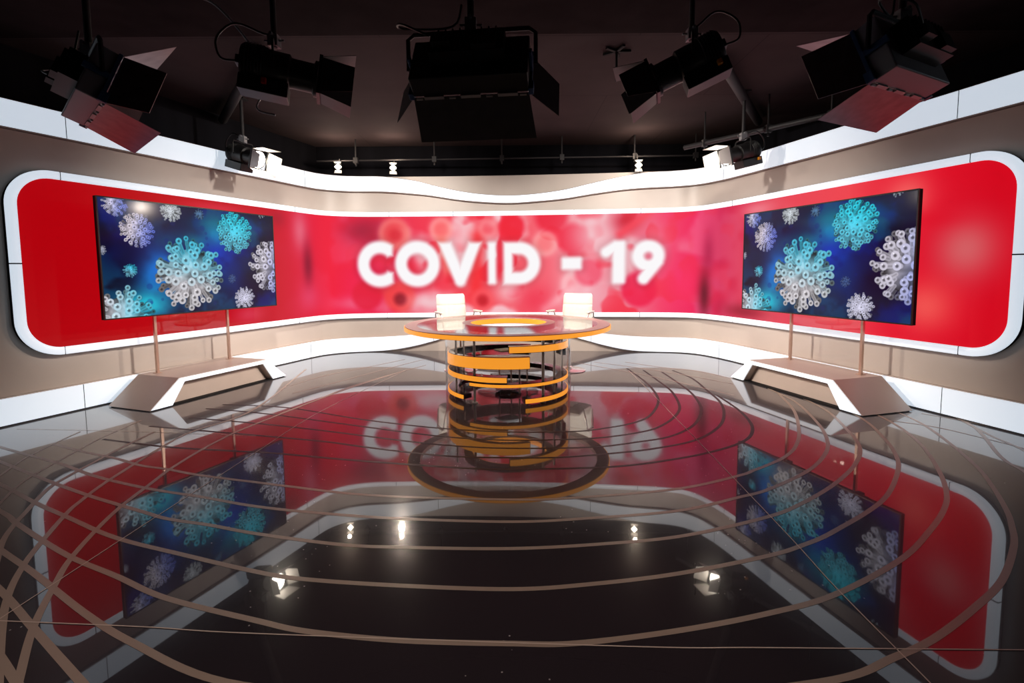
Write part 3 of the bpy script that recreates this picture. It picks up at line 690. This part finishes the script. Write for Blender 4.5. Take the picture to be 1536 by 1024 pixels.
# -------------------------------------------------------- lighting fixtures
CEIL = 3.5
def frame(loc, f):
    f = Vector(f).normalized(); x = f.cross(Vector((0, 0, 1))).normalized(); z = x.cross(f)
    Mx = Matrix((x, f, z)).transposed().to_4x4(); Mx.translation = Vector(loc); return Mx
def leaf(T, a, b, out, L, sp, flare, name, mtl, root, t=.003):
    """a,b hinge corners (local); out = local outward direction; opens by sp from forward"""
    a, b, out = Vector(a), Vector(b), Vector(out); d = Vector((0, 1, 0))*math.cos(sp)+out*math.sin(sp); e = (b-a).normalized()*flare
    q = [a, b, b+d*L+e, a+d*L-e]; nrm = (b-a).cross(d)
    mb = MB(); mb.T = T; mb.slab(q, nrm, t); return mb.build(name, mtl, root)
def hang(root, T, w, top, yo, ro=.011, pole=.022):
    """world-vertical yoke and hanging tube"""
    l = T @ Vector((-w, yo, 0)); r = T @ Vector((w, yo, 0)); zt = max(l.z, r.z)+top
    mb = MB(); mb.tube([l, (l.x, l.y, l.z+.02), (l.x, l.y, zt-.03), ((l.x*.95+r.x*.05), (l.y*.95+r.y*.05), zt), ((l.x*.05+r.x*.95), (l.y*.05+r.y*.95), zt), (r.x, r.y, zt-.03), (r.x, r.y, r.z+.02), r], ro, 8)
    mb.build('yoke', M['fixture'], root, smooth=True)
    c = (l+r)/2; mb = MB(); mb.tube([(c.x, c.y, zt-.01), (c.x, c.y, CEIL)], pole, 12)
    mb.build('hanging_tube', M['pipe'], root, smooth=True)
    mb = MB(); mb.box((c.x, c.y, zt+.035), (.07, .07, .08)); mb.tube([(c.x-.07, c.y, zt+.04), (c.x+.07, c.y, zt+.04)], .008, 8); mb.tube([(c.x, c.y-.06, zt+.07), (c.x, c.y+.06, zt+.07)], .012, 8)
    mb.build('clamp', M['fixture_grey'], root)
    mb = MB(); mb.box((c.x, c.y, CEIL-.01), (.12, .12, .02)); mb.build('ceiling_plate', M['fixture'], root)
    return Vector((c.x, c.y, zt))
def bank(loc, f, w, h, label, sp=(8, 35, 25, 25), L=.33, leafm='leaf', grey=True):
    root = empty('fluorescent_bank_light', loc, label, 'studio light', 'fluorescent bank lights'); T = frame(loc, f)
    mb = MB(); mb.T = T; mb.box((0, -.07, 0), (w, .14, h)); mb.build('housing', M['fixture_grey'] if grey else M['fixture'], root, bevel=.008)
    mb = MB(); mb.T = T
    mb.box((0, -.19, h*.05), (w*.62, .1, h*.55)); mb.box((-w*.2, -.26, 0), (w*.16, .05, h*.25)); mb.box((w*.15, -.255, -.02), (w*.2, .04, h*.3))
    for k in range(9): mb.box((-w*.24+k*w*.06, -.245, h*.2), (.008, .03, h*.22))
    mb.build('ballast_box', M['fixture'], root)
    for s in (-1, 1):
        mb = MB(); mb.T = T; mb.box((s*(w/2+.010), -.012, 0), (.018, .024, h*1.02)); mb.box((s*(w/2+.012), -.005, -h/2+.03), (.034, .05, .07)); mb.box((s*(w/2+.012), -.09, 0), (.02, .14, .04))
        mb.build('side_bracket', M['bluepaint'], root, bevel=.004)
    for k in range(4):
        mb = MB(); mb.T = T; z = -h/2+h*(k+.5)/4; mb.tube([(-w/2+.03, .003, z), (w/2-.03, .003, z)], .013, 8)
        mb.build('fluorescent_tube', M['tube_off'], root, smooth=True)
    W, H2 = w/2, h/2
    for nm, a, b, o, s, LL in (('bottom', (-W, .005, -H2), (W, .005, -H2), (0, 0, -1), sp[0], L), ('top', (-W, .005, H2), (W, .005, H2), (0, 0, 1), sp[1], L),
                          ('l', (-W, .005, -H2), (-W, .005, H2), (-1, 0, 0), sp[2], L*.85), ('r', (W, .005, -H2), (W, .005, H2), (1, 0, 0), sp[3], L*.85)):
        leaf(T, a, b, o, LL, R_(s), .03 if nm in ('top', 'bottom') else -.02, 'barn_door', M[leafm], root)
    mb = MB(); mb.T = T
    for k in (-.32, 0, .32): mb.box((k*w, .006, -H2-.004), (w*.17, .022, .012))
    for k in (-.45, -.16, .16, .45): mb.tube([(k*w-.02, .012, -H2-.004), (k*w+.02, .012, -H2-.004)], .008, 8)
    mb.build('hinge', M['shinyleaf'], root)
    c = hang(root, T, w/2+.04, .22, -.06, .014)
    p = [T @ Vector((-w*.3, -.28, .02)), T @ Vector((-w*.55, -.34, .08)), T @ Vector((-w*.65, -.2, .22)), c+Vector((-.08, -.03, .0)), c+Vector((-.05, 0, .2))]
    pts = [Vector(v) for v in p]; q = []
    for k in range(len(pts)-1):
        for t in range(5): q.append(pts[k].lerp(pts[k+1], t/5))
    for _ in range(3): q = [q[0]]+[(q[i-1]+q[i]*2+q[i+1])/4 for i in range(1, len(q)-1)]+[q[-1]]
    mb = MB(); mb.tube(q, .007, 6); mb.build('cable', M['cable'], root, smooth=True)
    return root
bank((-2.855, 3.61, 2.60), (.62, .66, -.36), .78, .34, 'grey fluorescent bank light with open barn doors above the left wall', sp=(4, 48, 12, 40), leafm='leafout')
bank((-.24, 3.34, 2.60), (.10, .84, -.50), .74, .34, 'black fluorescent bank light with wide barn doors hanging above the centre', sp=(10, 25, 40, 40), leafm='leaf', grey=False)
bank((2.42, 3.30, 2.62), (-.42, .80, -.36), .64, .36, 'grey fluorescent bank light with open barn doors above the right wall', sp=(4, 30, 40, 12), leafm='leafout')

def fresnel(loc, f, label, lit, k=1., knobs=('blue', 'white', 'amber'), hangtop=.16, group='fresnel spotlights', sp=(20, 20, 20, 20), bottom=True, leafL=.17, leafm='leaf', lensm='lens'):
    root = empty('fresnel_spotlight', loc, label, 'spotlight', group); T = frame(loc, f) @ Matrix.Scale(k, 4)
    def lath(mb, prof, n=28):  # profile (r, y) around local y
        vs = []; fs = []; m = len(prof)
        for i in range(n):
            a = 2*PI*i/n; vs += [(r*math.cos(a), y, r*math.sin(a)) for r, y in prof]
        for i in range(n):
            j = (i+1) % n; fs += [(i*m+q, j*m+q, j*m+q+1, i*m+q+1) for q in range(m-1)]
        mb.add(vs, fs)
    mb = MB(); mb.T = T; lath(mb, [(0, -.44), (.10, -.44), (.115, -.42), (.115, -.30), (.108, -.29), (.108, -.17), (.09, -.16), (.09, -.03), (.11, -.02), (.11, 0), (.10, 0)])
    for q in range(6): lath(mb, [(.118, -.41+q*.018), (.122, -.407+q*.018), (.118, -.404+q*.018)])
    mb.build('housing', M['fixture'], root, smooth=True)
    mb = MB(); mb.T = T; mb.box((0, -.30, -.135), (.17, .28, .09)); mb.box((0, -.455, 0), (.09, .03, .05)); mb.build('base_box', M['fixture'], root, bevel=.006)
    mb = MB(); mb.T = T; lath(mb, [(0, .004), (.05, .006), (.096, .0)]); mb.build('lens', M[lensm] if lit else M['lens_off'], root, smooth=True)
    mb = MB(); mb.T = T
    for s in (-1, 1): mb.box((s*.112, .012, 0), (.012, .02, .236)); mb.box((0, .012, s*.112), (.236, .02, .012))
    mb.build('door_frame', M['fixture'], root)
    for a, b, o, s in (((-.105, .02, -.112), (.105, .02, -.112), (0, 0, -1), sp[0]), ((-.105, .02, .112), (.105, .02, .112), (0, 0, 1), sp[1]),
                       ((-.112, .02, -.105), (-.112, .02, .105), (-1, 0, 0), sp[2]), ((.112, .02, -.105), (.112, .02, .105), (1, 0, 0), sp[3])):
        leaf(T, a, b, o, leafL, R_(s), .02 if o[2] else -.03, 'barn_door', M[leafm], root, .0025)
    for q, kn in enumerate(knobs):
        mb = MB(); mb.T = T; lath_c = (-.05+q*.05)
        mb.box((-.1 if kn != 'red' else .1, -.38+q*.085, -.115-.02*(q == 2)), (.035, .03, .035)); mb.build('knob', M['knob_'+kn], root, bevel=.006)
    c = hang(root, T, .135, hangtop, -.25, .008, .02)
    p = [T @ Vector((0, -.46, -.0)), T @ Vector((0, -.56, -.02)), T @ Vector((0, -.60, .1)), T @ Vector((0, -.5, .24)), c+Vector((0, 0, .04)), c+Vector((0, 0, .3))]
    q = []
    for i in range(len(p)-1):
        for t in range(5): q.append(p[i].lerp(p[i+1], t/5))
    for _ in range(4): q = [q[0]]+[(q[i-1]+q[i]*2+q[i+1])/4 for i in range(1, len(q)-1)]+[q[-1]]
    mb = MB(); mb.tube(q, .008, 6); mb.build('cable', M['cable'], root, smooth=True)
    return root
fresnel((-3.12, 6.30, 2.73), (.80, -.36, -.26), 'lit spotlight glowing white inside its barn doors, on the left', True, 1.05, leafm='shinyleaf', sp=(12, 12, 12, 12), leafL=.19)
fresnel((2.62, 6.22, 2.70), (-.84, -.22, -.22), 'lit spotlight glowing white inside its barn doors, on the right', True, 1.0, ('amber',), leafm='shinyleaf', sp=(12, 12, 12, 12), leafL=.19)
fresnel((-1.42, 3.82, 2.76), (.84, .30, -.12), 'black spotlight pointing right, hanging between the left wall and the centre', False, 1.15, ('blue', 'red'), sp=(14, 14, 14, 14), leafL=.2)
fresnel((1.10, 3.95, 2.78), (-.84, .25, -.36), 'black spotlight pointing left, hanging between the centre and the right wall', False, 1.15, ('amber',), sp=(14, 14, 25, 14), leafL=.2)

def small_lamp(loc, f, label):
    root = empty('small_spotlight', loc, label, 'spotlight', 'small lit spotlights along the back rail'); T = frame(loc, f)
    mb = MB(); mb.T = T; vs = []
    prof = [(0, -.16), (.045, -.15), (.05, -.03), (.06, -.02), (.06, .0), (.052, .0)]; n = 20; m = len(prof)
    for i in range(n): a = 2*PI*i/n; vs += [(r*math.cos(a), y, r*math.sin(a)) for r, y in prof]
    mb.add(vs, [(i*m+q, (i+1) % n*m+q, (i+1) % n*m+q+1, i*m+q+1) for i in range(n) for q in range(m-1)]); mb.build('housing', M['fixture'], root, smooth=True)
    mb = MB(); mb.T = T; mb.box((0, 0, 0), (.075, .012, .075), Matrix.Rotation(.785, 3, 'Y')); mb.build('lens', M['lens_small'], root)
    for s in (-1, 1): leaf(T, (-.05, .005, s*.055), (.05, .005, s*.055), (0, 0, s), .07, R_(30), .01, 'barn_door', M['shinyleaf'], root, .002)
    mb = MB(); c = Vector(loc); mb.tube([c+Vector((0, .08, .04)), c+Vector((0, .08, .14)), (c.x, c.y+.08, 3.16)], .009, 8); mb.build('yoke', M['fixture'], root)
    return root
small_lamp((-2.80, 8.26, 3.035), (.2, -1, -.36), 'small lit spotlight, leftmost of those on the back rail')
small_lamp((-1.914, 8.28, 3.015), (.25, -1, -.36), 'small lit spotlight, second from the left on the back rail')
small_lamp((2.01, 8.02, 2.975), (-.2, -1, -.36), 'small lit spotlight on the right part of the back rail')

# rails and ducts under the ceiling
def rail(name, pts, r, label, clamps=(), cat='rail', group=None):
    root = empty(name, pts[0], label, cat, group); mb = MB(); mb.tube(pts, r, 12); mb.build('tube', M['pipe'], root, smooth=True)
    for t in clamps:
        a, b = Vector(pts[0]), Vector(pts[-1]); c = a.lerp(b, t); mb = MB(); mb.box(c, (.07, .07, .09)); mb.tube([c, (c.x, c.y, CEIL)], .012, 8); mb.tube([c+Vector((0, 0, -.03)), c+Vector((0, 0, -.09))], .014, 8)
        mb.build('clamp', M['pipe'], root)
    return root
rail('lighting_rail', [(-3.2, 8.42, 3.16), (3.3, 8.2, 3.16)], .014, 'thin dark rail hung with small lamps behind the top of the back wall', (.1, .3, .47, .62, .8, .95))
r2 = rail('lighting_rail', [(2.50, 7.35, 3.08), (4.1, 5.25, 3.08)], .035, 'dark lighting rail above the right side wall', (.12, .45, .72, .9))
rail('ceiling_duct', [(-2.35, 4.9, 3.43), (-3.95, 7.05, 3.43)], .055, 'thick dark pipe under the ceiling above the left spotlights', (), 'pipe')
rail('ceiling_duct', [(2.15, 5.25, 3.43), (3.55, 7.35, 3.43)], .055, 'thick dark pipe under the ceiling above the right spotlights', (), 'pipe')
sp_ = empty('ceiling_bracket', (1.05, 5.11, 3.5), 'small black star-shaped bracket hanging from the ceiling beside the right spotlight', 'bracket')
mb = MB(); mb.tube([(1.05, 5.11, 3.5), (1.05, 5.11, 3.2)], .012, 8); mb.build('rod', M['black'], sp_)
mb = MB()
for k in range(5): a = k*2*PI/5; mb.box((1.05+.07*math.cos(a), 5.11+.07*math.sin(a), 3.485), (.14, .03, .02), Matrix.Rotation(a, 3, 'Z'))
mb.build('plate', M['black'], sp_)
# hanging loop of cable on the left
q = catmull([(0, 0), (.25, -.08), (.55, -.42), (.72, -.78), (.60, -1.05), (.78, -1.12)], 8)
mb = MB(); mb.tube([(-2.45+p.x*.75, 4.0+p.x*.1, 3.46+p.y*.78) for p in q], .008, 8)
tag(mb.build('power_cable', M['fixture_grey'], smooth=True), 'grey power cable hanging from the ceiling down to the left spotlight', 'cable')

# ------------------------------------------------------------------- room
def quad_wall(name, a, b, z0, z1, t, mtl):
    a, b = Vector((*a, 0)), Vector((*b, 0)); n = (b-a).cross(Vector((0, 0, 1))).normalized()*t; mb = MB()
    mb.hexa([(a.x, a.y, z0), (b.x, b.y, z0), (b.x+n.x, b.y+n.y, z0), (a.x+n.x, a.y+n.y, z0), (a.x, a.y, z1), (b.x, b.y, z1), (b.x+n.x, b.y+n.y, z1), (a.x+n.x, a.y+n.y, z1)])
    return tag(mb.build(name, mtl), kind='structure')
BL_, BR_, FL_, FR_ = (-3.38, 8.87), (3.86, 8.87), (-7.2, -2.2), (6.9, -2.2)
quad_wall('wall_outer_left', FL_, BL_, 0, CEIL, -.1, M['darkwall'])
quad_wall('wall_outer_back', BL_, BR_, 0, CEIL, -.1, M['darkwall'])
quad_wall('wall_outer_right', BR_, FR_, 0, CEIL, -.1, M['darkwall'])
quad_wall('wall_outer_front', FR_, FL_, 0, CEIL, -.1, M['darkwall'])
mb = MB(); mb.hexa([(*FL_, CEIL), (*FR_, CEIL), (*BR_, CEIL), (*BL_, CEIL), (*FL_, CEIL+.1), (*FR_, CEIL+.1), (*BR_, CEIL+.1), (*BL_, CEIL+.1)])
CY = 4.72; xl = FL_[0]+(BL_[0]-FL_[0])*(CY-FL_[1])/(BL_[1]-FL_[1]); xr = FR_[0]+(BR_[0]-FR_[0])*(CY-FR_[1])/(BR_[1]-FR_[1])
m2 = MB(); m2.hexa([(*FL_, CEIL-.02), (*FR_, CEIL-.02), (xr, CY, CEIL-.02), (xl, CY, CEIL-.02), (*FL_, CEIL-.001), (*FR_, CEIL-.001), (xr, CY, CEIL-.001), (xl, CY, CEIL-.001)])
tag(m2.build('ceiling_shade_sheet', M['ceiling_shade']), kind='structure')  # added dark sheet, paints the ceiling's fade into shade towards the camera
mc = M['ceiling']; nt = mc.node_tree
br = nt.nodes.new('ShaderNodeTexBrick'); br.inputs['Scale'].default_value = 1.; br.inputs['Brick Width'].default_value = 2.4; br.inputs['Row Height'].default_value = 1.6
br.inputs['Mortar Size'].default_value = .004; br.inputs['Color1'].default_value = (1, 1, 1, 1); br.inputs['Color2'].default_value = (1, 1, 1, 1); br.inputs['Mortar'].default_value = (.45, .45, .45, 1); br.offset = .5
tcn = nt.nodes.new('ShaderNodeTexCoord'); nt.links.new(tcn.outputs['Object'], br.inputs['Vector'])
mxn = nt.nodes.new('ShaderNodeMix'); mxn.data_type = 'RGBA'; mxn.blend_type = 'MULTIPLY'; mxn.inputs['Factor'].default_value = 1
bs = nt.nodes['Principled BSDF']; src = bs.inputs['Base Color'].links[0].from_socket
nt.links.new(src, mxn.inputs['A']); nt.links.new(br.outputs['Color'], mxn.inputs['B']); nt.links.new(mxn.outputs['Result'], bs.inputs['Base Color'])
tag(mb.build('ceiling', mc), kind='structure')

# floor: glossy black sheet with inlaid tan arcs and fine joints ---------------
INLAYS = [
  [(-2.97,5.03),(-2.26,4.89),(-1.44,4.50),(-0.99,4.32),(-0.56,4.18),(-0.01,4.08),(0.47,4.08),(0.67,4.12),(0.77,4.16),(0.99,4.26),(1.20,4.43),(1.36,4.70),(1.50,5.06),(1.57,5.49),(1.59,5.99),(1.56,6.72)],
  [(-3.05,4.88),(-2.39,4.69),(-1.55,4.36),(-0.90,4.10),(-0.49,3.96),(-0.01,3.88),(0.63,3.91),(1.07,4.06),(1.29,4.23),(1.51,4.53),(1.65,4.86),(1.75,5.40),(1.76,5.81),(1.75,6.60)],
  [(-3.02,4.57),(-2.30,4.38),(-1.62,4.16),(-0.85,3.88),(-0.44,3.76),(-0.01,3.70),(0.60,3.71),(0.98,3.82),(1.25,3.93),(1.49,4.14),(1.68,4.42),(1.84,4.80),(1.94,5.32),(1.96,5.80),(1.96,6.48)],
  [(-3.21,4.32),(-2.13,4.05),(-1.52,3.89),(-1.16,3.76),(-0.80,3.64),(-0.42,3.54),(-0.01,3.51),(0.35,3.51),(0.73,3.58),(1.06,3.67),(1.44,3.85),(1.76,4.18),(1.97,4.57),(2.10,4.98),(2.15,5.39),(2.21,6.06),(2.13,6.58)],
  [(-3.34,3.98),(-2.69,3.79),(-2.12,3.69),(-1.80,3.64),(-1.12,3.48),(-0.36,3.33),(-0.01,3.30),(0.68,3.33),(1.18,3.47),(1.55,3.64),(1.83,3.84),(2.00,4.08),(2.10,4.36),(2.16,4.73),(2.18,5.24)],
  [(-3.64,3.87),(-3.31,3.72),(-2.89,3.55),(-2.62,3.42),(-2.39,3.35),(-2.09,3.24),(-1.65,3.12),(-1.43,3.06),(-0.85,2.92),(-0.01,2.85),(0.39,2.87),(1.02,2.98),(1.48,3.17),(1.61,3.25),(1.75,3.34),(1.94,3.48),(2.13,3.68),(2.36,4.03),(2.67,4.66),(2.86,5.29)],
  [(-4.28,3.94),(-3.78,3.71),(-3.24,3.47),(-2.77,3.23),(-2.29,3.04),(-1.89,2.92),(-1.49,2.79),(-1.07,2.70),(-0.59,2.63),(-0.01,2.59),(0.40,2.62),(0.93,2.70),(1.34,2.86),(1.56,2.96),(1.97,3.24),(2.27,3.54),(2.46,3.82),(2.65,4.25),(2.85,4.95),(2.87,5.52)],
  [(-4.35,3.83),(-3.70,3.51),(-3.08,3.19),(-2.57,2.94),(-2.09,2.73),(-1.90,2.65),(-1.63,2.58),(-1.34,2.49),(-0.87,2.38),(-0.56,2.35),(-0.01,2.33),(0.48,2.37),(0.88,2.44),(1.38,2.62),(1.65,2.77),(2.01,3.03),(2.36,3.35),(2.61,3.67),(2.78,4.06),(2.97,4.65),(3.02,5.29)],
  [(-4.07,3.51),(-3.30,3.12),(-2.85,2.87),(-2.46,2.67),(-2.04,2.46),(-1.59,2.30),(-1.17,2.16),(-0.92,2.10),(-0.49,2.05),(-0.01,2.02),(0.33,2.05),(0.73,2.12),(1.19,2.25),(1.41,2.34),(1.65,2.47),(2.15,2.81),(2.56,3.23),(2.77,3.53),(2.93,3.85),(3.11,4.33),(3.21,4.94)],
  [(-3.88,3.25),(-2.92,2.75),(-2.69,2.61),(-2.16,2.31),(-1.77,2.13),(-1.45,1.98),(-1.00,1.84),(-0.78,1.78),(-0.42,1.73),(-0.01,1.71),(0.23,1.71),(0.62,1.77),(1.00,1.86),(1.33,1.97),(1.80,2.22),(2.14,2.47),(2.39,2.68),(2.58,2.88),(2.81,3.20),(3.10,3.70),(3.28,4.18),(3.38,4.75)],
  [(-3.45,2.88),(-2.53,2.36),(-2.17,2.16),(-1.71,1.89),(-1.40,1.73),(-0.96,1.55),(-0.37,1.48),(-0.01,1.46),(0.48,1.47),(1.05,1.54),(1.31,1.63),(1.53,1.72),(1.84,1.89),(2.11,2.06),(2.42,2.32),(2.59,2.50),(2.73,2.67),(2.94,2.97),(3.13,3.28),(3.36,3.77),(3.54,4.27),(3.60,4.75)],
  [(-2.82,2.40),(-2.20,2.04),(-1.84,1.81),(-1.43,1.55),(-1.21,1.41)],
  [(-2.24,1.94),(-1.81,1.66),(-1.63,1.54),(-1.42,1.41)],
  [(4.04,4.79),(3.91,4.17),(3.46,3.45),(3.36,3.19),(3.20,2.87)],
  [(3.98,4.41),(3.82,3.91),(3.75,3.58),(3.56,3.16)],
  [(-1.52,1.39),(-1.65,1.56),(-1.84,1.81),(-1.99,2.06),(-2.12,2.31),(-2.26,2.73),(-2.33,3.12),(-2.37,3.42),(-2.37,3.90),(-2.29,4.37),(-1.91,5.64),(-1.45,6.72)],
  [(-1.60,1.44),(-1.96,1.81),(-2.15,2.03),(-2.30,2.26),(-2.42,2.50),(-2.53,2.74),(-2.57,2.86),(-2.64,3.15),(-2.72,3.74),(-2.73,4.15),(-2.55,4.86),(-2.86,6.84)],
  [(-2.30,2.10),(-2.57,2.41),(-2.69,2.59),(-2.77,2.74),(-2.92,3.03),(-2.97,3.23),(-3.03,3.73),(-3.05,4.16)],
  [(-2.82,2.48),(-3.03,2.85),(-3.20,3.18),(-3.30,3.60),(-3.38,4.00),(-3.41,4.50)],
  [(-3.30,2.88),(-3.45,3.27),(-3.58,3.57),(-3.66,3.93),(-3.70,4.18)],
  [(-2.22,4.68),(-2.07,5.17),(-1.95,5.63),(-1.77,6.07),(-1.46,6.69),(-1.24,7.07)],
  [(-2.68,5.68),(-2.46,6.35),(-2.02,6.99),(-1.64,7.55)],
  [(-2.45,5.47),(-2.18,5.95),(-1.72,6.86),(-1.33,7.58)],
  [(0.89,7.22),(1.44,6.59),(1.88,6.01),(2.35,5.23)],
  [(1.19,7.21),(1.76,6.72),(2.22,6.23),(2.58,5.76)],
  [(1.64,7.19),(2.05,6.78),(2.44,6.49),(2.70,6.03)],
  [(3.31,4.32),(3.56,4.13),(3.71,3.83),(3.79,3.61),(3.81,3.44)],
  [(3.77,4.52),(3.93,4.31),(4.04,4.12),(4.17,3.98)],
]
SEAMS = [
  [(-2.03,1.81),(-2.02,1.86),(-1.98,2.73),(-1.93,3.65),(-1.85,4.79),(-1.45,6.72)],
  [(-2.15,1.86),(-2.01,1.85),(-1.42,1.81),(-0.97,1.77),(0.43,1.69),(0.90,1.68),(1.80,1.66)],
  [(1.55,6.60),(1.50,5.06),(1.40,2.66),(1.36,2.02),(1.35,1.53),(1.34,1.43)],
  [(-4.33,4.27),(-3.31,4.18),(-2.12,4.03)],
]

fm = mat('glossy_black_floor', (.020, .016, .020, 1), .02, spec=.5, ior=1.52, coat=.35)
fm.node_tree.nodes['Principled BSDF'].inputs['Sheen Weight'].default_value = .24; fm.node_tree.nodes['Principled BSDF'].inputs['Sheen Roughness'].default_value = .35; fm.node_tree.nodes['Principled BSDF'].inputs['Coat IOR'].default_value = 1.45; fm.node_tree.nodes['Principled BSDF'].inputs['Coat Roughness'].default_value = .16
nt = fm.node_tree; b = nt.nodes['Principled BSDF']; tc = nt.nodes.new('ShaderNodeTexCoord')
n1 = nt.nodes.new('ShaderNodeTexNoise'); n1.inputs['Scale'].default_value = 2.2; n1.inputs['Detail'].default_value = 6
r1 = nt.nodes.new('ShaderNodeMapRange'); r1.inputs[1].default_value = .35; r1.inputs[2].default_value = .75; r1.inputs[3].default_value = .010; r1.inputs[4].default_value = .04
nt.links.new(tc.outputs['Object'], n1.inputs['Vector']); nt.links.new(n1.outputs['Fac'], r1.inputs[0]); nt.links.new(r1.outputs[0], b.inputs['Roughness'])
# dust specks and scuffs
v = nt.nodes.new('ShaderNodeTexVoronoi'); v.inputs['Scale'].default_value = 22; v.inputs['Randomness'].default_value = 1
n2 = nt.nodes.new('ShaderNodeTexNoise'); n2.inputs['Scale'].default_value = 1.1; n2.inputs['Detail'].default_value = 2
lt = nt.nodes.new('ShaderNodeMath'); lt.operation = 'LESS_THAN'; lt.inputs[1].default_value = .075
gt = nt.nodes.new('ShaderNodeMath'); gt.operation = 'GREATER_THAN'; gt.inputs[1].default_value = .54
mu = nt.nodes.new('ShaderNodeMath'); mu.operation = 'MULTIPLY'
cm = nt.nodes.new('ShaderNodeMix'); cm.data_type = 'RGBA'; cm.inputs['A'].default_value = (.026, .020, .026, 1); cm.inputs['B'].default_value = (.55, .50, .50, 1)
nt.links.new(tc.outputs['Object'], v.inputs['Vector']); nt.links.new(tc.outputs['Object'], n2.inputs['Vector'])
nt.links.new(v.outputs['Distance'], lt.inputs[0]); nt.links.new(n2.outputs['Fac'], gt.inputs[0]); nt.links.new(lt.outputs[0], mu.inputs[0]); nt.links.new(gt.outputs[0], mu.inputs[1])
nt.links.new(mu.outputs[0], cm.inputs['Factor']); nt.links.new(cm.outputs['Result'], b.inputs['Base Color'])
inld = mat('dark_maroon_floor_inlay', (.03, .012, .014, 1), .4, spec=.15)
inl = mat('tan_floor_inlay', (.42, .31, .25, 1), .28, spec=.3)
seam = mat('floor_joint', (.75, .60, .52, 1), .4, spec=.3)
mb = MB()
mb.hexa([(*FL_, -.1), (*FR_, -.1), (*BR_, -.1), (*BL_, -.1), (*FL_, 0), (*FR_, 0), (*BR_, 0), (*BL_, 0)])
def ribbon(P, wd, z, mi):
    C = catmull(P, 8) if len(P) > 2 else [Vector(P[0]), Vector(P[1])]; mb.cur = mi; vs = []
    for i, p in enumerate(C):
        d = (C[min(i+1, len(C)-1)]-C[max(i-1, 0)]).normalized(); nrm = Vector((-d.y, d.x))*wd/2
        vs += [(p.x+nrm.x, p.y+nrm.y, z), (p.x-nrm.x, p.y-nrm.y, z)]
    mb.add(vs, [(2*i, 2*i+1, 2*i+3, 2*i+2) for i in range(len(C)-1)])
for k, P in enumerate(INLAYS): ribbon(P, .027 if k < 18 else .018, .0006+.00003*k, 3 if k < 5 else 1)
for P in SEAMS: ribbon(P, .005, .002, 2)
fl = mb.build('floor', [fm, inl, seam, inld]); tag(fl, kind='structure')

# ------------------------------------------------------------------ lights
def spot(loc, to, W, ang=60, blend=.5, col=(1, .86, .72), r=.08):
    l = bpy.data.lights.new('lamp_and_fill_beam', 'SPOT'); l.energy = W; l.spot_size = R_(ang); l.spot_blend = blend; l.color = col; l.shadow_soft_size = r  # serves the visible lamps and the added fill spots
    o = bpy.data.objects.new('lamp_and_fill_beam', l); COL.objects.link(o); o.location = loc
    o.rotation_euler = (Vector(to)-Vector(loc)).to_track_quat('-Z', 'Y').to_euler(); return o
WARM = (1, .84, .70)
spot((-2.98, 6.23, 2.68), (3.4, 6.4, .6), 420, 44, 1, WARM)
spot((2.46, 6.18, 2.66), (-3.7, 6.6, .6), 420, 44, 1, WARM)
spot((-1.05, 4.0, 2.70), (.75, 6.9, .9), 270, 36, .6, WARM)
spot((.75, 4.1, 2.62), (-.8, 6.9, .9), 270, 36, .6, WARM)
for p, t in (((-2.78, 8.1, 3.0), (-.7, 6.6, .8)), ((-1.89, 8.12, 2.98), (0, 5.5, .7)), ((1.98, 7.86, 2.94), (.7, 6.6, .8))): spot(p, t, 60, 60, .7, WARM, .04)
# added fill light, unseen, above and behind the camera, aimed down at the floor
spot((-.6, -.6, 3.35), (-.6, 1.7, 0), 170, 64, .7, (1, .86, .74), .2)
spot((-1.9, 4.3, 3.35), (-1.7, 8.3, .7), 560, 76, .9, (1, .90, .80), .12)  # added spots without a fixture, brighten the low back wall
spot((1.7, 4.3, 3.35), (1.5, 8.2, .7), 560, 76, .9, (1, .90, .80), .12)
spot((-1.0, 4.4, 3.38), (1.4, 8.2, 1.9), 210, 50, 1, (1, .90, .82), .1)  # added pair, no lamp there, lifts the upper back wall
spot((.8, 4.4, 3.38), (-1.6, 8.3, 1.9), 210, 50, 1, (1, .90, .82), .1)
spot((-1.7, 4.5, 3.36), (3.35, 6.9, 1.9), 560, 44, 1, (1, .90, .82), .1)  # added cross fill, no fixture, for the side walls
spot((1.5, 4.5, 3.36), (-3.6, 6.9, 1.9), 560, 44, 1, (1, .90, .82), .1)
for p in ((-2.8, 8.2, 3.16), (-1.91, 8.2, 3.16), (2.01, 7.95, 3.12), ):
    l = bpy.data.lights.new('lamp_spill', 'POINT'); l.energy = 9; l.color = (1, .78, .6); l.shadow_soft_size = .03
    o = bpy.data.objects.new('lamp_spill', l); COL.objects.link(o); o.location = p
spot((-1.9, 4.3, 3.35), (3.0, 5.8, .1), 1000, 42, 1, (1, .88, .78), .12)  # added low cross fill from unseen spots, for stands and wall foot
spot((1.7, 4.3, 3.35), (-3.3, 6.0, .1), 1000, 42, 1, (1, .88, .78), .12)
